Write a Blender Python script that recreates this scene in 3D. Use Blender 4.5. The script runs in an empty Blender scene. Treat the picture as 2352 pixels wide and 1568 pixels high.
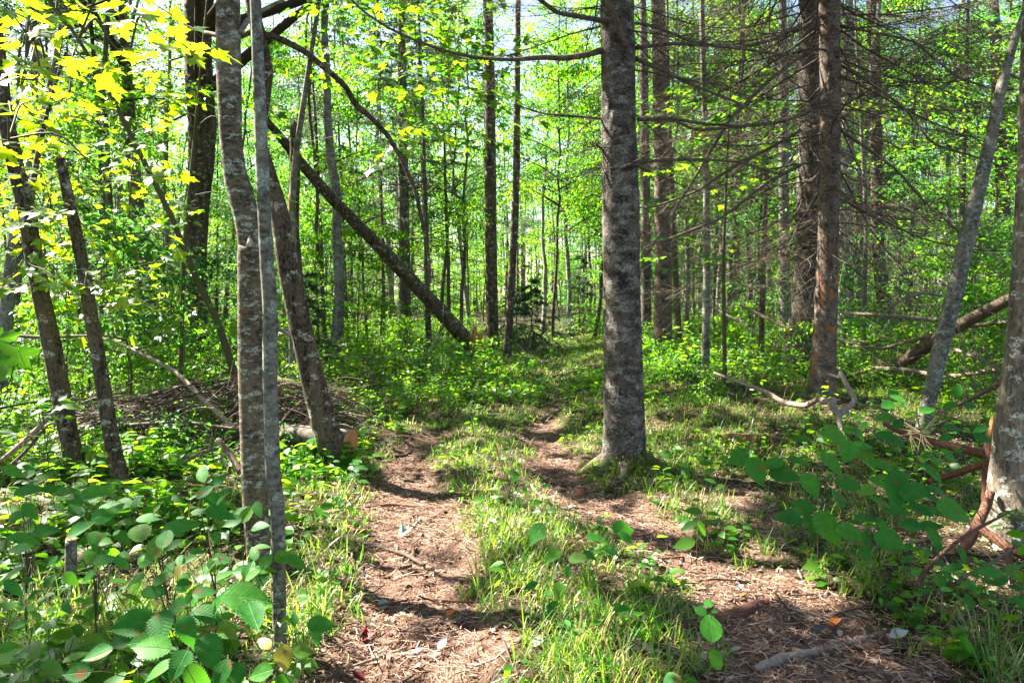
import bpy, math, random
import numpy as np
from mathutils import Vector, Matrix, Euler

R = math.radians
scene = bpy.context.scene
COL = scene.collection
rng = np.random.default_rng(11)
random.seed(5)

# ------------------------------------------------------------------ camera, sky, sun, exposure
CAM_Z = 1.40
PITCH = R(2.83)
F = 1699.0                      # focal length in units of a 2352 px wide picture
cam_d = bpy.data.cameras.new('camera')
cam = bpy.data.objects.new('camera', cam_d)
COL.objects.link(cam)
cam.location = (0, 0, CAM_Z)
cam.rotation_euler = (R(90) - PITCH, 0, 0)
cam_d.sensor_width = 36.0
cam_d.lens = 36.0 * F / 2352.0
cam_d.clip_start = 0.05
cam_d.clip_end = 600
scene.camera = cam

SUN_AZ = R(62)                  # to the left of straight ahead
SUN_EL = R(47)
SD = np.array([-math.sin(SUN_AZ) * math.cos(SUN_EL), math.cos(SUN_AZ) * math.cos(SUN_EL), math.sin(SUN_EL)])

world = bpy.data.worlds.new("World")
scene.world = world
world.use_nodes = True
wn = world.node_tree.nodes
wl = world.node_tree.links
for n in list(wn):
    wn.remove(n)
wo = wn.new('ShaderNodeOutputWorld')
wb = wn.new('ShaderNodeBackground')
sky = wn.new('ShaderNodeTexSky')
sky.sky_type = 'NISHITA'
sky.sun_disc = False
sky.sun_elevation = SUN_EL
sky.sun_rotation = -SUN_AZ
sky.air_density = 1.2
sky.dust_density = 2.0
wb.inputs['Strength'].default_value = 0.05
wl.new(sky.outputs[0], wb.inputs[0])
wl.new(wb.outputs[0], wo.inputs[0])

sun_d = bpy.data.lights.new('sun', 'SUN')
sun_d.energy = 5.0
sun_d.angle = R(0.5)
sun_d.color = (1.0, 0.93, 0.82)
sun = bpy.data.objects.new('sun', sun_d)
COL.objects.link(sun)
sun.rotation_euler = Vector(SD).to_track_quat('Z', 'Y').to_euler()
sun.location = (-20, 10, 25)

scene.view_settings.view_transform = 'Standard'
scene.view_settings.look = 'None'
scene.view_settings.exposure = 2.95
scene.view_settings.gamma = 1.0
scene.render.engine = 'CYCLES'
cy = scene.cycles
cy.max_bounces = 6
cy.diffuse_bounces = 2
cy.glossy_bounces = 2
cy.transmission_bounces = 4
cy.transparent_max_bounces = 4
cy.caustics_reflective = False
cy.caustics_refractive = False
cy.sample_clamp_indirect = 6.0
cy.use_denoising = True

# ------------------------------------------------------------------ noise
def _hash(ix, iy, iz, seed):
    h = (ix * 374761393 + iy * 668265263 + iz * 2147483647 + seed * 1274126177) & 0xffffffff
    h = ((h ^ (h >> 13)) * 1274126177) & 0xffffffff
    h = (h ^ (h >> 16)) & 0xffffff
    return h / float(0xffffff)

def vn(x, y, z=0.0, seed=0):
    x = np.asarray(x, float); y = np.asarray(y, float); z = np.asarray(z, float) + np.zeros_like(x)
    fx = np.floor(x); fy = np.floor(y); fz = np.floor(z)
    tx = x - fx; ty = y - fy; tz = z - fz
    tx = tx * tx * (3 - 2 * tx); ty = ty * ty * (3 - 2 * ty); tz = tz * tz * (3 - 2 * tz)
    ix = fx.astype(np.int64); iy = fy.astype(np.int64); iz = fz.astype(np.int64)
    r = 0
    for a in (0, 1):
        for b in (0, 1):
            for c in (0, 1):
                w = (tx if a else 1 - tx) * (ty if b else 1 - ty) * (tz if c else 1 - tz)
                r = r + w * _hash(ix + a, iy + b, iz + c, seed)
    return r

def fbm(x, y, z=0.0, seed=0, octs=3):
    r = 0; a = 0.5; s = 0
    for k in range(octs):
        f = 2.03 ** k
        r = r + a * vn(x * f, y * f, np.asarray(z) * f, seed + 17 * k); s += a; a *= 0.5
    return r / s

def sst(e0, e1, x):
    t = np.clip((np.asarray(x, float) - e0) / (e1 - e0), 0, 1)
    return t * t * (3 - 2 * t)

# ------------------------------------------------------------------ where a sight line meets the ground
cp, sp_ = math.cos(PITCH), math.sin(PITCH)
def ray(dx, dy):
    a = (dx - 1176) / F; b = (784 - dy) / F
    return np.array([a, cp + b * sp_, -sp_ + b * cp])

def P(dx, dy, Y):
    r = ray(dx, dy)
    t = Y / r[1]
    return np.array([r[0] * t, Y, CAM_Z + r[2] * t])

def flat(dx, dy):
    r = ray(dx, dy)
    t = CAM_Z / -r[2]
    return r[0] * t, r[1] * t

def rut(pts):
    out = []
    for (dx, dy, hw) in pts:
        x, y = flat(dx, dy)
        out.append((x, y, hw * .80 / F * y))
    return np.array(out)

RUT_L = rut([(820, 1900, 190), (930, 1568, 210), (980, 1450, 215), (960, 1330, 185), (950, 1230, 160), (925, 1150, 125), (925, 1090, 95),
             (945, 1030, 62), (985, 1000, 48), (1030, 975, 28)])
RUT_R = rut([(2100, 1900, 500), (1950, 1568, 390), (1880, 1450, 300), (1740, 1350, 190), (1620, 1285, 150), (1470, 1210, 150), (1330, 1130, 95), (1290, 1080, 75),
             (1250, 1020, 62), (1255, 960, 48), (1280, 900, 34), (1280, 860, 24), (1240, 820, 18), (1220, 790, 12)])
CROSS = rut([(960, 1400, 60), (1060, 1480, 75), (1180, 1450, 60)])
LITTER = rut([(1560, 1150, 70), (1700, 1130, 60), (1800, 1230, 60), (1690, 1290, 60)])

def seg_mask(x, y, poly):
    d = np.full(np.shape(x), 99.0)
    for i in range(len(poly) - 1):
        a = poly[i]; b = poly[i + 1]
        vx, vy = b[0] - a[0], b[1] - a[1]
        t = np.clip(((x - a[0]) * vx + (y - a[1]) * vy) / (vx * vx + vy * vy), 0, 1)
        dd = np.hypot(x - a[0] - t * vx, y - a[1] - t * vy) / (a[2] + t * (b[2] - a[2]))
        d = np.minimum(d, dd)
    return d

def dirt(x, y):
    """1 on the bare ruts, 0 off them"""
    x = np.asarray(x, float); y = np.asarray(y, float)
    n = (fbm(x * 2.2, y * 2.2, 0, 5) - 0.5) * 1.1 + (fbm(x * 9, y * 9, 0, 8) - 0.5) * .7
    m = 0
    fade = 1 - .75 * sst(8.5, 12, y)
    for p in (RUT_L, RUT_R, CROSS):
        m = np.maximum(m, 1 - sst(0.72, 1.15, seg_mask(x, y, p) + n))
    return m * fade

def litterm(x, y):
    return 1 - sst(0.6, 1.4, seg_mask(np.asarray(x, float), np.asarray(y, float), LITTER))

def gh(x, y):
    x = np.asarray(x, float); y = np.asarray(y, float)
    h = (fbm(x * 0.35, y * 0.35, 0, 1) - 0.5) * 0.16
    near = np.exp(-((x / 3.0) ** 2 + (y / 2.5) ** 2))
    h = h * (1 - near)
    h = h + 0.30 * sst(0.9, 3.2, x) * sst(5.0, 8.5, y)
    h = h + 0.10 * sst(-1.2, -3.0, x) * 0
    d = np.minimum(seg_mask(x, y, RUT_L), seg_mask(x, y, RUT_R))
    h = h - 0.07 * (1 - sst(0.5, 1.5, d)) * sst(1.0, 4.0, y)
    h = h + 0.0009 * np.maximum(y - 12, 0) ** 1.5
    return h

def ghn(x, y):
    """ground height with its small lumps"""
    x = np.asarray(x, float); y = np.asarray(y, float)
    return gh(x, y) + (fbm(x * 5, y * 5, 0, 2, 3) - 0.5) * 0.05 + (fbm(x * 22, y * 22, 0, 3, 2) - 0.5) * 0.016

def G(dx, dy):
    r = ray(dx, dy)
    t = CAM_Z / -r[2]
    t = min(t, 80)
    lo, hi = 0.5, 90.0
    prev = 0.5
    for tt in np.linspace(0.8, 90, 900):
        if CAM_Z + r[2] * tt < float(gh(r[0] * tt, r[1] * tt)):
            lo, hi = prev, tt
            break
        prev = tt
    for k in range(24):
        m = 0.5 * (lo + hi)
        if CAM_Z + r[2] * m < float(gh(r[0] * m, r[1] * m)):
            hi = m
        else:
            lo = m
    return np.array([r[0] * lo, r[1] * lo, CAM_Z + r[2] * lo])

# ------------------------------------------------------------------ mesh collecting
class Geo:
    def __init__(s):
        s.V = []; s.F = []; s.r = []; s.lp = []; s.n = 0
    def add(s, V, faces, rnd=0.5, lp=None, mi=0):
        V = np.asarray(V, np.float32).reshape(-1, 3)
        k = len(V)
        for f in faces:
            f = np.asarray(f, np.int32)
            if len(f):
                s.F.append((f + s.n, mi))
        s.V.append(V)
        s.r.append(np.broadcast_to(np.asarray(rnd, np.float32), (k,)))
        s.lp.append(np.zeros((k, 3), np.float32) if lp is None else np.asarray(lp, np.float32).reshape(-1, 3))
        s.n += k
    def absorb(s, o, mi):
        for f, m in o.F: s.F.append((f + s.n, mi))
        s.V += o.V; s.r += o.r; s.lp += o.lp; s.n += o.n
        return s
    def mesh(s, name, mats, smooth=True, origin=None):
        V = np.concatenate(s.V) if s.V else np.zeros((0, 3), np.float32)
        if origin is not None:
            V = V - np.asarray(origin, np.float32)
        me = bpy.data.meshes.new(name)
        me.vertices.add(len(V))
        me.vertices.foreach_set('co', V.astype(np.float32).ravel())
        loops = np.concatenate([f.ravel() for f, m in s.F])
        cnt = np.concatenate([np.full(len(f), f.shape[1], np.int32) for f, m in s.F])
        mi = np.concatenate([np.full(len(f), m, np.int32) for f, m in s.F])
        start = np.concatenate([[0], np.cumsum(cnt)[:-1]]).astype(np.int32)
        me.loops.add(len(loops)); me.loops.foreach_set('vertex_index', loops.astype(np.int32))
        me.polygons.add(len(cnt)); me.polygons.foreach_set('loop_start', start)
        me.polygons.foreach_set('material_index', mi)
        me.polygons.foreach_set('use_smooth', np.full(len(cnt), smooth))
        for m in (mats if isinstance(mats, (list, tuple)) else [mats]):
            me.materials.append(m)
        a = me.attributes.new('rnd', 'FLOAT', 'POINT'); a.data.foreach_set('value', np.concatenate(s.r))
        a = me.attributes.new('lp', 'FLOAT_VECTOR', 'POINT'); a.data.foreach_set('vector', np.concatenate(s.lp).ravel())
        me.update(calc_edges=True)
        return me

def unit(v):
    v = np.asarray(v, float)
    return v / (np.linalg.norm(v, axis=-1, keepdims=True) + 1e-9)

def tubes(g, Pts, Rad, sides=5, rnd=0.5, mi=0, cap=False, rough=0.0, freq=8.0, seed=3):
    """Pts (B,n,3), Rad (B,n): B tapering tubes, lp = (angle, length along in metres, radius)"""
    Pts = np.asarray(Pts, float); Rad = np.asarray(Rad, float)
    if Pts.ndim == 2:
        Pts = Pts[None]; Rad = Rad[None]
    B, n, _ = Pts.shape
    T = np.empty_like(Pts)
    T[:, 1:-1] = Pts[:, 2:] - Pts[:, :-2]; T[:, 0] = Pts[:, 1] - Pts[:, 0]; T[:, -1] = Pts[:, -1] - Pts[:, -2]
    T = unit(T)
    m = np.abs(T.mean(1))
    ax = np.argmin(m, 1)
    ref = np.eye(3)[ax][:, None, :]
    X = unit(np.cross(T, ref)); Y = np.cross(T, X)
    th = np.linspace(0, 2 * math.pi, sides, endpoint=False)
    c = np.cos(th)[None, None, :, None]; s = np.sin(th)[None, None, :, None]
    N = X[:, :, None] * c + Y[:, :, None] * s
    rad = Rad[:, :, None, None] * np.ones((1, 1, sides, 1))
    if rough:
        C = Pts[:, :, None] + N * rad
        q = (fbm(C[..., 0] * freq, C[..., 1] * freq, C[..., 2] * freq * 0.5, seed) - 0.5) * 2
        rad = rad * (1 + rough * q[..., None])
    V = Pts[:, :, None] + N * rad
    L = np.concatenate([np.zeros((B, 1)), np.cumsum(np.linalg.norm(np.diff(Pts, axis=1), axis=2), 1)], 1)
    lp = np.stack([np.broadcast_to(th / (2 * math.pi), (B, n, sides)), np.broadcast_to(L[:, :, None], (B, n, sides)),
                   np.broadcast_to(Rad[:, :, None], (B, n, sides))], -1)
    j = np.arange(sides); jn = (j + 1) % sides
    i = np.arange(n - 1)[:, None]
    q = np.stack([np.broadcast_to(i * sides + j, (n - 1, sides)), i * sides + jn, (i + 1) * sides + jn, np.broadcast_to((i + 1) * sides + j, (n - 1, sides))], -1).reshape(-1, 4)
    Fq = (q[None] + (np.arange(B) * n * sides)[:, None, None]).reshape(-1, 4)
    faces = [Fq]
    if cap:
        e = (n - 1) * sides + j
        faces.append((e[None] + (np.arange(B) * n * sides)[:, None]))
        faces.append((j[::-1][None] + (np.arange(B) * n * sides)[:, None]))
    rr = np.asarray(rnd, float)
    if rr.ndim == 1:
        rr = np.repeat(rr, n * sides)
    g.add(V.reshape(-1, 3), faces, rr, lp.reshape(-1, 3), mi)

def resample(pts, n):
    pts = np.asarray(pts, float)
    d = np.concatenate([[0], np.cumsum(np.linalg.norm(np.diff(pts[:, :3], axis=0), axis=1))])
    t = np.linspace(0, d[-1], n)
    # catmull-like smoothing: linear then smooth
    out = np.stack([np.interp(t, d, pts[:, k]) for k in range(pts.shape[1])], 1)
    k = max(1, n // (len(pts) * 3))
    for _ in range(k):
        o = out.copy(); o[1:-1] = (out[:-2] + 2 * out[1:-1] + out[2:]) / 4; out = o
    return out

# ------------------------------------------------------------------ leaf shapes (unit length along +Y, lp = (u, v, -))
def leaf_from_half(half, cup=0.12, droop=0.15):
    """half: list of (x, y) along one edge from base to tip; star shaped about the midrib"""
    h = np.array(half, float)
    n = len(h)
    mid = np.stack([np.zeros(n), h[:, 1]], 1)
    mid[0] = (0, h[0, 1]); 
    V = []; 
    for side in (1, -1):
        for p in h:
            V.append((side * p[0], p[1], cup * abs(p[0]) * 1.2 - droop * p[1] ** 2))
    for p in mid:
        V.append((0, p[1], -droop * p[1] ** 2))
    V = np.array(V)
    F = []
    for i in range(n - 1):
        F.append((2 * n + i, i, i + 1, 2 * n + i + 1))
        F.append((2 * n + i, 2 * n + i + 1, n + i + 1, n + i))
    return V, [np.array(F)]

def kite():
    V = np.array([(0, 0, 0), (.33, .42, .07), (0, 1, -.1), (-.33, .42, .07)], float)
    return V, [np.array([(0, 1, 2, 3)])]

def oval():
    V = np.array([(0, 0, 0), (0, .5, -.03), (0, 1, -.14), (.24, .25, .05), (.30, .52, .05), (.14, .82, -.03), (-.24, .25, .05), (-.30, .52, .05), (-.14, .82, -.03)], float)
    return V, [np.array([(0, 3, 4, 1), (1, 4, 5, 2), (0, 1, 7, 6), (1, 2, 8, 7)])]

def hazel():
    n = 26
    half = [(0.0, 0.0)]
    for i in range(1, n):
        v = i / n
        w = 0.35 * math.sin(math.pi * v ** 0.72) ** 0.85
        w *= (1.0 + (0.15 if i % 2 else -0.09))
        half.append((w, v - (0.012 if i % 2 else 0)))
    half.append((0.0, 1.06))
    return leaf_from_half(half, 0.16, 0.18)

def ovate():
    n = 12
    half = [(0.0, 0.0)] + [(0.29 * math.sin(math.pi * (i / n) ** 0.8) ** 0.95, i / n) for i in range(1, n)] + [(0, 1.0)]
    return leaf_from_half(half, 0.14, 0.2)

def roundleaf():
    n = 14
    half = [(0.0, 0.0)] + [(0.43 * math.sin(math.pi * (i / n) ** 0.9) ** 0.65 * (1.02 if i % 2 else .98), i / n) for i in range(1, n)] + [(0, 1.0)]
    return leaf_from_half(half, 0.08, 0.1)

def narrow():
    n = 8
    half = [(0.0, 0.0)] + [(0.20 * math.sin(math.pi * (i / n) ** 0.85), i / n) for i in range(1, n)] + [(0, 1.0)]
    return leaf_from_half(half, 0.25, 0.25)

def maple():
    half = [(0, 0), (.14, -.07), (.30, -.10), (.46, -.02), (.35, .07), (.40, .16), (.58, .20), (.60, .34), (.74, .52), (.52, .50), (.40, .56), (.22, .48),
            (.24, .64), (.34, .76), (.18, .79), (.10, .90), (0, 1.08)]
    V = [(0, .18, 0)]
    for x, y in half:
        V.append((x, y, .10 * x - .16 * max(y, 0) ** 2))
    for x, y in half[1:-1][::-1]:
        V.append((-x, y, .10 * x - .16 * max(y, 0) ** 2))
    m = len(V) - 1
    F = [(0, 1 + i, 1 + (i + 1) % m) for i in range(m)]
    return np.array(V), [np.array(F)]

KITE, OVAL, HAZEL, OVATE, ROUND, NARROW, MAPLE = kite(), oval(), hazel(), ovate(), roundleaf(), narrow(), maple()

def leaves(g, tpl, pos, d, nrm, size, rnd=None, mi=0, width=1.0, curl=None):
    pos = np.asarray(pos, float).reshape(-1, 3); N = len(pos)
    if N == 0:
        return
    d = unit(np.broadcast_to(d, (N, 3)))
    nrm = np.broadcast_to(nrm, (N, 3))
    X = unit(np.cross(d, nrm)); Z = np.cross(X, d)
    V, Fs = tpl
    size = np.broadcast_to(np.asarray(size, float), (N,))
    W = V.copy(); W[:, 0] *= width
    Zc = W[:, 2][None, :] * np.ones((N, 1))
    if curl is not None:
        Zc = Zc + np.asarray(curl)[:, None] * (W[:, 0] ** 2 + 0.5 * W[:, 1] ** 2)[None]
    out = pos[:, None] + size[:, None, None] * (W[None, :, 0:1] * X[:, None] + W[None, :, 1:2] * d[:, None] + Zc[..., None] * Z[:, None])
    k = len(V)
    off = (np.arange(N) * k)[:, None, None]
    faces = [(f[None] + off).reshape(-1, f.shape[1]) for f in Fs]
    if rnd is None:
        rnd = rng.random(N)
    rr = np.repeat(np.broadcast_to(rnd, (N,)), k)
    lp = np.broadcast_to(np.stack([V[:, 0], V[:, 1], np.zeros(k)], 1)[None], (N, k, 3))
    g.add(out.reshape(-1, 3), faces, rr, lp.reshape(-1, 3), mi)

def randdir(n, up=0.0):
    v = rng.normal(size=(n, 3)); v[:, 2] += up
    return unit(v)

# ------------------------------------------------------------------ objects
def thing(name, label, cat, loc, group=None):
    o = bpy.data.objects.new(name, None)
    o.empty_display_size = 0.2
    COL.objects.link(o)
    o.location = tuple(float(v) for v in loc)
    o['label'] = label; o['category'] = cat
    if group: o['group'] = group
    return o

def part(name, g, mats, parent, smooth=True, label=None):
    me = g.mesh(name, mats, smooth, origin=np.array(parent_origin(parent)))
    o = bpy.data.objects.new(name, me); COL.objects.link(o); o.parent = parent
    if label: o['label'] = label
    return o

def parent_origin(p):
    loc = Vector((0, 0, 0))
    while p is not None:
        loc = loc + p.location; p = p.parent
    return loc

def solo(name, g, mats, label=None, cat=None, group=None, kind=None, smooth=True, origin=(0, 0, 0)):
    me = g.mesh(name, mats, smooth, origin=origin)
    o = bpy.data.objects.new(name, me); COL.objects.link(o)
    o.location = tuple(float(v) for v in origin)
    if label: o['label'] = label
    if cat: o['category'] = cat
    if group: o['group'] = group
    if kind: o['kind'] = kind
    return o

def dup(root, loc, rz=0.0, sc=1.0, label=None, group=None, tilt=(0, 0)):
    r = root.copy(); COL.objects.link(r)
    r.location = tuple(float(v) for v in loc); r.rotation_euler = (tilt[0], tilt[1], rz)
    r.scale = (sc, sc, sc) if np.isscalar(sc) else sc
    if label: r['label'] = label
    if group: r['group'] = group
    for ch in list(root.children):
        c = ch.copy(); COL.objects.link(c); c.parent = r
        for gch in ch.children:
            d = gch.copy(); COL.objects.link(d); d.parent = c
    return r

# ------------------------------------------------------------------ materials
def new_mat(name):
    m = bpy.data.materials.new(name); m.use_nodes = True
    nt = m.node_tree
    for n in list(nt.nodes): nt.nodes.remove(n)
    return m, nt.nodes, nt.links

def ramp(nodes, stops):
    r = nodes.new('ShaderNodeValToRGB')
    while len(r.color_ramp.elements) < len(stops): r.color_ramp.elements.new(0.5)
    for e, (p, c) in zip(r.color_ramp.elements, stops):
        e.position = p; e.color = (*c, 1)
    return r

def leaf_mat(name, stops, trans, tfac=0.5, rough=0.42, veins=False, spec=0.5):
    """stops: ramp over the per-leaf random value; trans: colour of light coming through"""
    m, N, L = new_mat(name)
    out = N.new('ShaderNodeOutputMaterial')
    at = N.new('ShaderNodeAttribute'); at.attribute_name = 'rnd'
    cr = ramp(N, stops); L.new(at.outputs['Fac'], cr.inputs[0])
    col = cr.outputs[0]
    tr = N.new('ShaderNodeBsdfTranslucent')
    tc = ramp(N, trans); L.new(at.outputs['Fac'], tc.inputs[0])
    tcol = tc.outputs[0]
    pr = N.new('ShaderNodeBsdfPrincipled')
    pr.inputs['Roughness'].default_value = rough
    pr.inputs['Specular IOR Level'].default_value = spec
    if veins:
        la = N.new('ShaderNodeAttribute'); la.attribute_name = 'lp'
        sx = N.new('ShaderNodeSeparateXYZ'); L.new(la.outputs['Vector'], sx.inputs[0])
        ab = N.new('ShaderNodeMath'); ab.operation = 'ABSOLUTE'; L.new(sx.outputs[0], ab.inputs[0])
        m1 = N.new('ShaderNodeMath'); m1.operation = 'MULTIPLY_ADD'; L.new(ab.outputs[0], m1.inputs[0]); m1.inputs[1].default_value = -0.75; L.new(sx.outputs[1], m1.inputs[2])
        m2 = N.new('ShaderNodeMath'); m2.operation = 'MULTIPLY'; L.new(m1.outputs[0], m2.inputs[0]); m2.inputs[1].default_value = 9.5
        fr = N.new('ShaderNodeMath'); fr.operation = 'FRACT'; L.new(m2.outputs[0], fr.inputs[0])
        pp = N.new('ShaderNodeMath'); pp.operation = 'PINGPONG'; L.new(fr.outputs[0], pp.inputs[0]); pp.inputs[1].default_value = 0.5
        lt = N.new('ShaderNodeMapRange'); L.new(pp.outputs[0], lt.inputs[0]); lt.inputs[1].default_value = 0.0; lt.inputs[2].default_value = 0.10; lt.inputs[3].default_value = 1; lt.inputs[4].default_value = 0
        md = N.new('ShaderNodeMapRange'); L.new(ab.outputs[0], md.inputs[0]); md.inputs[1].default_value = 0.0; md.inputs[2].default_value = 0.025; md.inputs[3].default_value = 1; md.inputs[4].default_value = 0
        mx = N.new('ShaderNodeMath'); mx.operation = 'MAXIMUM'; L.new(lt.outputs[0], mx.inputs[0]); L.new(md.outputs[0], mx.inputs[1])
        geo = N.new('ShaderNodeNewGeometry')
        nz = N.new('ShaderNodeTexNoise'); nz.inputs['Scale'].default_value = 55; nz.inputs['Detail'].default_value = 3; L.new(geo.outputs['Position'], nz.inputs['Vector'])
        vm = N.new('ShaderNodeMix'); vm.data_type = 'RGBA'; vm.blend_type = 'MIX'
        sc = N.new('ShaderNodeMath'); sc.operation = 'MULTIPLY'; L.new(mx.outputs[0], sc.inputs[0]); sc.inputs[1].default_value = 0.28
        L.new(sc.outputs[0], vm.inputs[0]); L.new(col, vm.inputs[6]); vm.inputs[7].default_value = (0.11, 0.28, 0.05, 1)
        hs = N.new('ShaderNodeHueSaturation'); L.new(vm.outputs[2], hs.inputs['Color'])
        mr = N.new('ShaderNodeMapRange'); L.new(nz.outputs['Fac'], mr.inputs[0]); mr.inputs[1].default_value = 0.3; mr.inputs[2].default_value = 0.7; mr.inputs[3].default_value = 0.7; mr.inputs[4].default_value = 1.35
        L.new(mr.outputs[0], hs.inputs['Value'])
        # brown specks
        n2 = N.new('ShaderNodeTexNoise'); n2.inputs['Scale'].default_value = 28; n2.inputs['Detail'].default_value = 2; L.new(geo.outputs['Position'], n2.inputs['Vector'])
        m3 = N.new('ShaderNodeMapRange'); L.new(n2.outputs['Fac'], m3.inputs[0]); m3.inputs[1].default_value = 0.635; m3.inputs[2].default_value = 0.665
        v2 = N.new('ShaderNodeMix'); v2.data_type = 'RGBA'; L.new(m3.outputs[0], v2.inputs[0]); L.new(hs.outputs[0], v2.inputs[6]); v2.inputs[7].default_value = (0.15, 0.07, 0.02, 1)
        col = v2.outputs[2]
        bp = N.new('ShaderNodeBump'); bp.inputs['Strength'].default_value = 0.3; bp.inputs['Distance'].default_value = 0.003; bp.invert = True
        L.new(mx.outputs[0], bp.inputs['Height']); L.new(bp.outputs[0], pr.inputs['Normal'])
        tm = N.new('ShaderNodeMix'); tm.data_type = 'RGBA'; tm.blend_type = 'MULTIPLY'
        L.new(sc.outputs[0], tm.inputs[0]); L.new(tcol, tm.inputs[6]); tm.inputs[7].default_value = (0.3, 0.5, 0.2, 1)
        tcol = tm.outputs[2]
    L.new(col, pr.inputs['Base Color'])
    L.new(tcol, tr.inputs['Color'])
    mix = N.new('ShaderNodeMixShader'); mix.inputs[0].default_value = tfac
    L.new(pr.outputs[0], mix.inputs[1]); L.new(tr.outputs[0], mix.inputs[2])
    L.new(mix.outputs[0], out.inputs[0])
    return m

def bark_mat(name, dark, mid, lichen, lich_lo=0.55, lich_hi=0.62, ring=1.0, furrow=1.0, lich_scale=9.0, bump=0.6, fine=60.0, squash=2.2, orange=None, pos=None):
    """ring: how much the pattern runs round the trunk; lichen patches by a thresholded noise"""
    m, N, L = new_mat(name)
    out = N.new('ShaderNodeOutputMaterial'); pr = N.new('ShaderNodeBsdfPrincipled')
    pr.inputs['Roughness'].default_value = 0.85; pr.inputs['Specular IOR Level'].default_value = 0.25
    tc = N.new('ShaderNodeTexCoord')
    def mapped(sx, sy, sz):
        mp = N.new('ShaderNodeMapping'); mp.inputs['Scale'].default_value = (sx, sy, sz); L.new(tc.outputs['Object'], mp.inputs[0]); return mp.outputs[0]
    def noise(vec, scale, det=4, rough=0.6):
        n = N.new('ShaderNodeTexNoise'); n.inputs['Scale'].default_value = scale; n.inputs['Detail'].default_value = det; n.inputs['Roughness'].default_value = rough
        L.new(vec, n.inputs['Vector']); return n.outputs['Fac']
    a = noise(mapped(1, 1, ring), fine, 5, 0.7)
    b = noise(mapped(1, 1, 0.35 * ring), fine * 0.22, 3)
    mxx = N.new('ShaderNodeMath'); mxx.operation = 'MULTIPLY_ADD'; L.new(a, mxx.inputs[0]); mxx.inputs[1].default_value = 0.6
    bb = N.new('ShaderNodeMath'); bb.operation = 'MULTIPLY'; L.new(b, bb.inputs[0]); bb.inputs[1].default_value = 0.4; L.new(bb.outputs[0], mxx.inputs[2])
    cr = ramp(N, [(0.41, dark), (0.50, mid), (0.60, tuple(min(1, c * 1.7) for c in mid))]); L.new(mxx.outputs[0], cr.inputs[0])
    col = cr.outputs[0]
    # lichen
    l1 = noise(mapped(1, 1, squash), lich_scale, 4, 0.65)
    mr = N.new('ShaderNodeMapRange'); L.new(l1, mr.inputs[0]); mr.inputs[1].default_value = lich_lo; mr.inputs[2].default_value = lich_hi
    l2 = noise(mapped(1, 1, 1.3), lich_scale * 7, 3)
    m2 = N.new('ShaderNodeMapRange'); L.new(l2, m2.inputs[0]); m2.inputs[1].default_value = 0.40; m2.inputs[2].default_value = 0.56
    mm = N.new('ShaderNodeMath'); mm.operation = 'MULTIPLY'; L.new(mr.outputs[0], mm.inputs[0]); L.new(m2.outputs[0], mm.inputs[1])
    mx = N.new('ShaderNodeMix'); mx.data_type = 'RGBA'; L.new(mm.outputs[0], mx.inputs[0]); L.new(col, mx.inputs[6]); mx.inputs[7].default_value = (*lichen, 1)
    col = mx.outputs[2]
    if orange is not None:
        l3 = noise(mapped(1, 1, 0.6), 7.0, 3, 0.6)
        m3 = N.new('ShaderNodeMapRange'); L.new(l3, m3.inputs[0]); m3.inputs[1].default_value = orange; m3.inputs[2].default_value = orange + 0.02
        m4 = N.new('ShaderNodeMath'); m4.operation = 'MULTIPLY'; L.new(m3.outputs[0], m4.inputs[0]); m4.inputs[1].default_value = 0.9
        sz = N.new('ShaderNodeSeparateXYZ'); L.new(tc.outputs['Object'], sz.inputs[0])
        m5 = N.new('ShaderNodeMapRange'); L.new(sz.outputs[2], m5.inputs[0]); m5.inputs[1].default_value = 1.3; m5.inputs[2].default_value = 1.6; m5.inputs[3].default_value = 1; m5.inputs[4].default_value = 0
        m6 = N.new('ShaderNodeMath'); m6.operation = 'MULTIPLY'; L.new(m4.outputs[0], m6.inputs[0]); L.new(m5.outputs[0], m6.inputs[1])
        x2 = N.new('ShaderNodeMix'); x2.data_type = 'RGBA'; L.new(m6.outputs[0], x2.inputs[0]); L.new(col, x2.inputs[6]); x2.inputs[7].default_value = (0.38, 0.13, 0.04, 1)
        col = x2.outputs[2]
    if pos is not None:      # moss at the foot
        sz = N.new('ShaderNodeSeparateXYZ'); L.new(tc.outputs['Object'], sz.inputs[0])
        nn = noise(mapped(1, 1, 1), 8.0, 3)
        ad = N.new('ShaderNodeMath'); ad.operation = 'MULTIPLY_ADD'; L.new(nn, ad.inputs[0]); ad.inputs[1].default_value = -pos * 3; L.new(sz.outputs[2], ad.inputs[2])
        m5 = N.new('ShaderNodeMapRange'); L.new(ad.outputs[0], m5.inputs[0]); m5.inputs[1].default_value = -pos * 1.35; m5.inputs[2].default_value = -pos * 0.9; m5.inputs[3].default_value = 0.9; m5.inputs[4].default_value = 0
        x2 = N.new('ShaderNodeMix'); x2.data_type = 'RGBA'; L.new(m5.outputs[0], x2.inputs[0]); L.new(col, x2.inputs[6]); x2.inputs[7].default_value = (0.10, 0.12, 0.015, 1)
        col = x2.outputs[2]
    L.new(col, pr.inputs['Base Color'])
    bp = N.new('ShaderNodeBump'); bp.inputs['Strength'].default_value = min(1, bump); bp.inputs['Distance'].default_value = 0.012 * max(1, bump * 1.3)
    L.new(mxx.outputs[0], bp.inputs['Height']); L.new(bp.outputs[0], pr.inputs['Normal'])
    L.new(pr.outputs[0], out.inputs[0])
    return m

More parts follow.
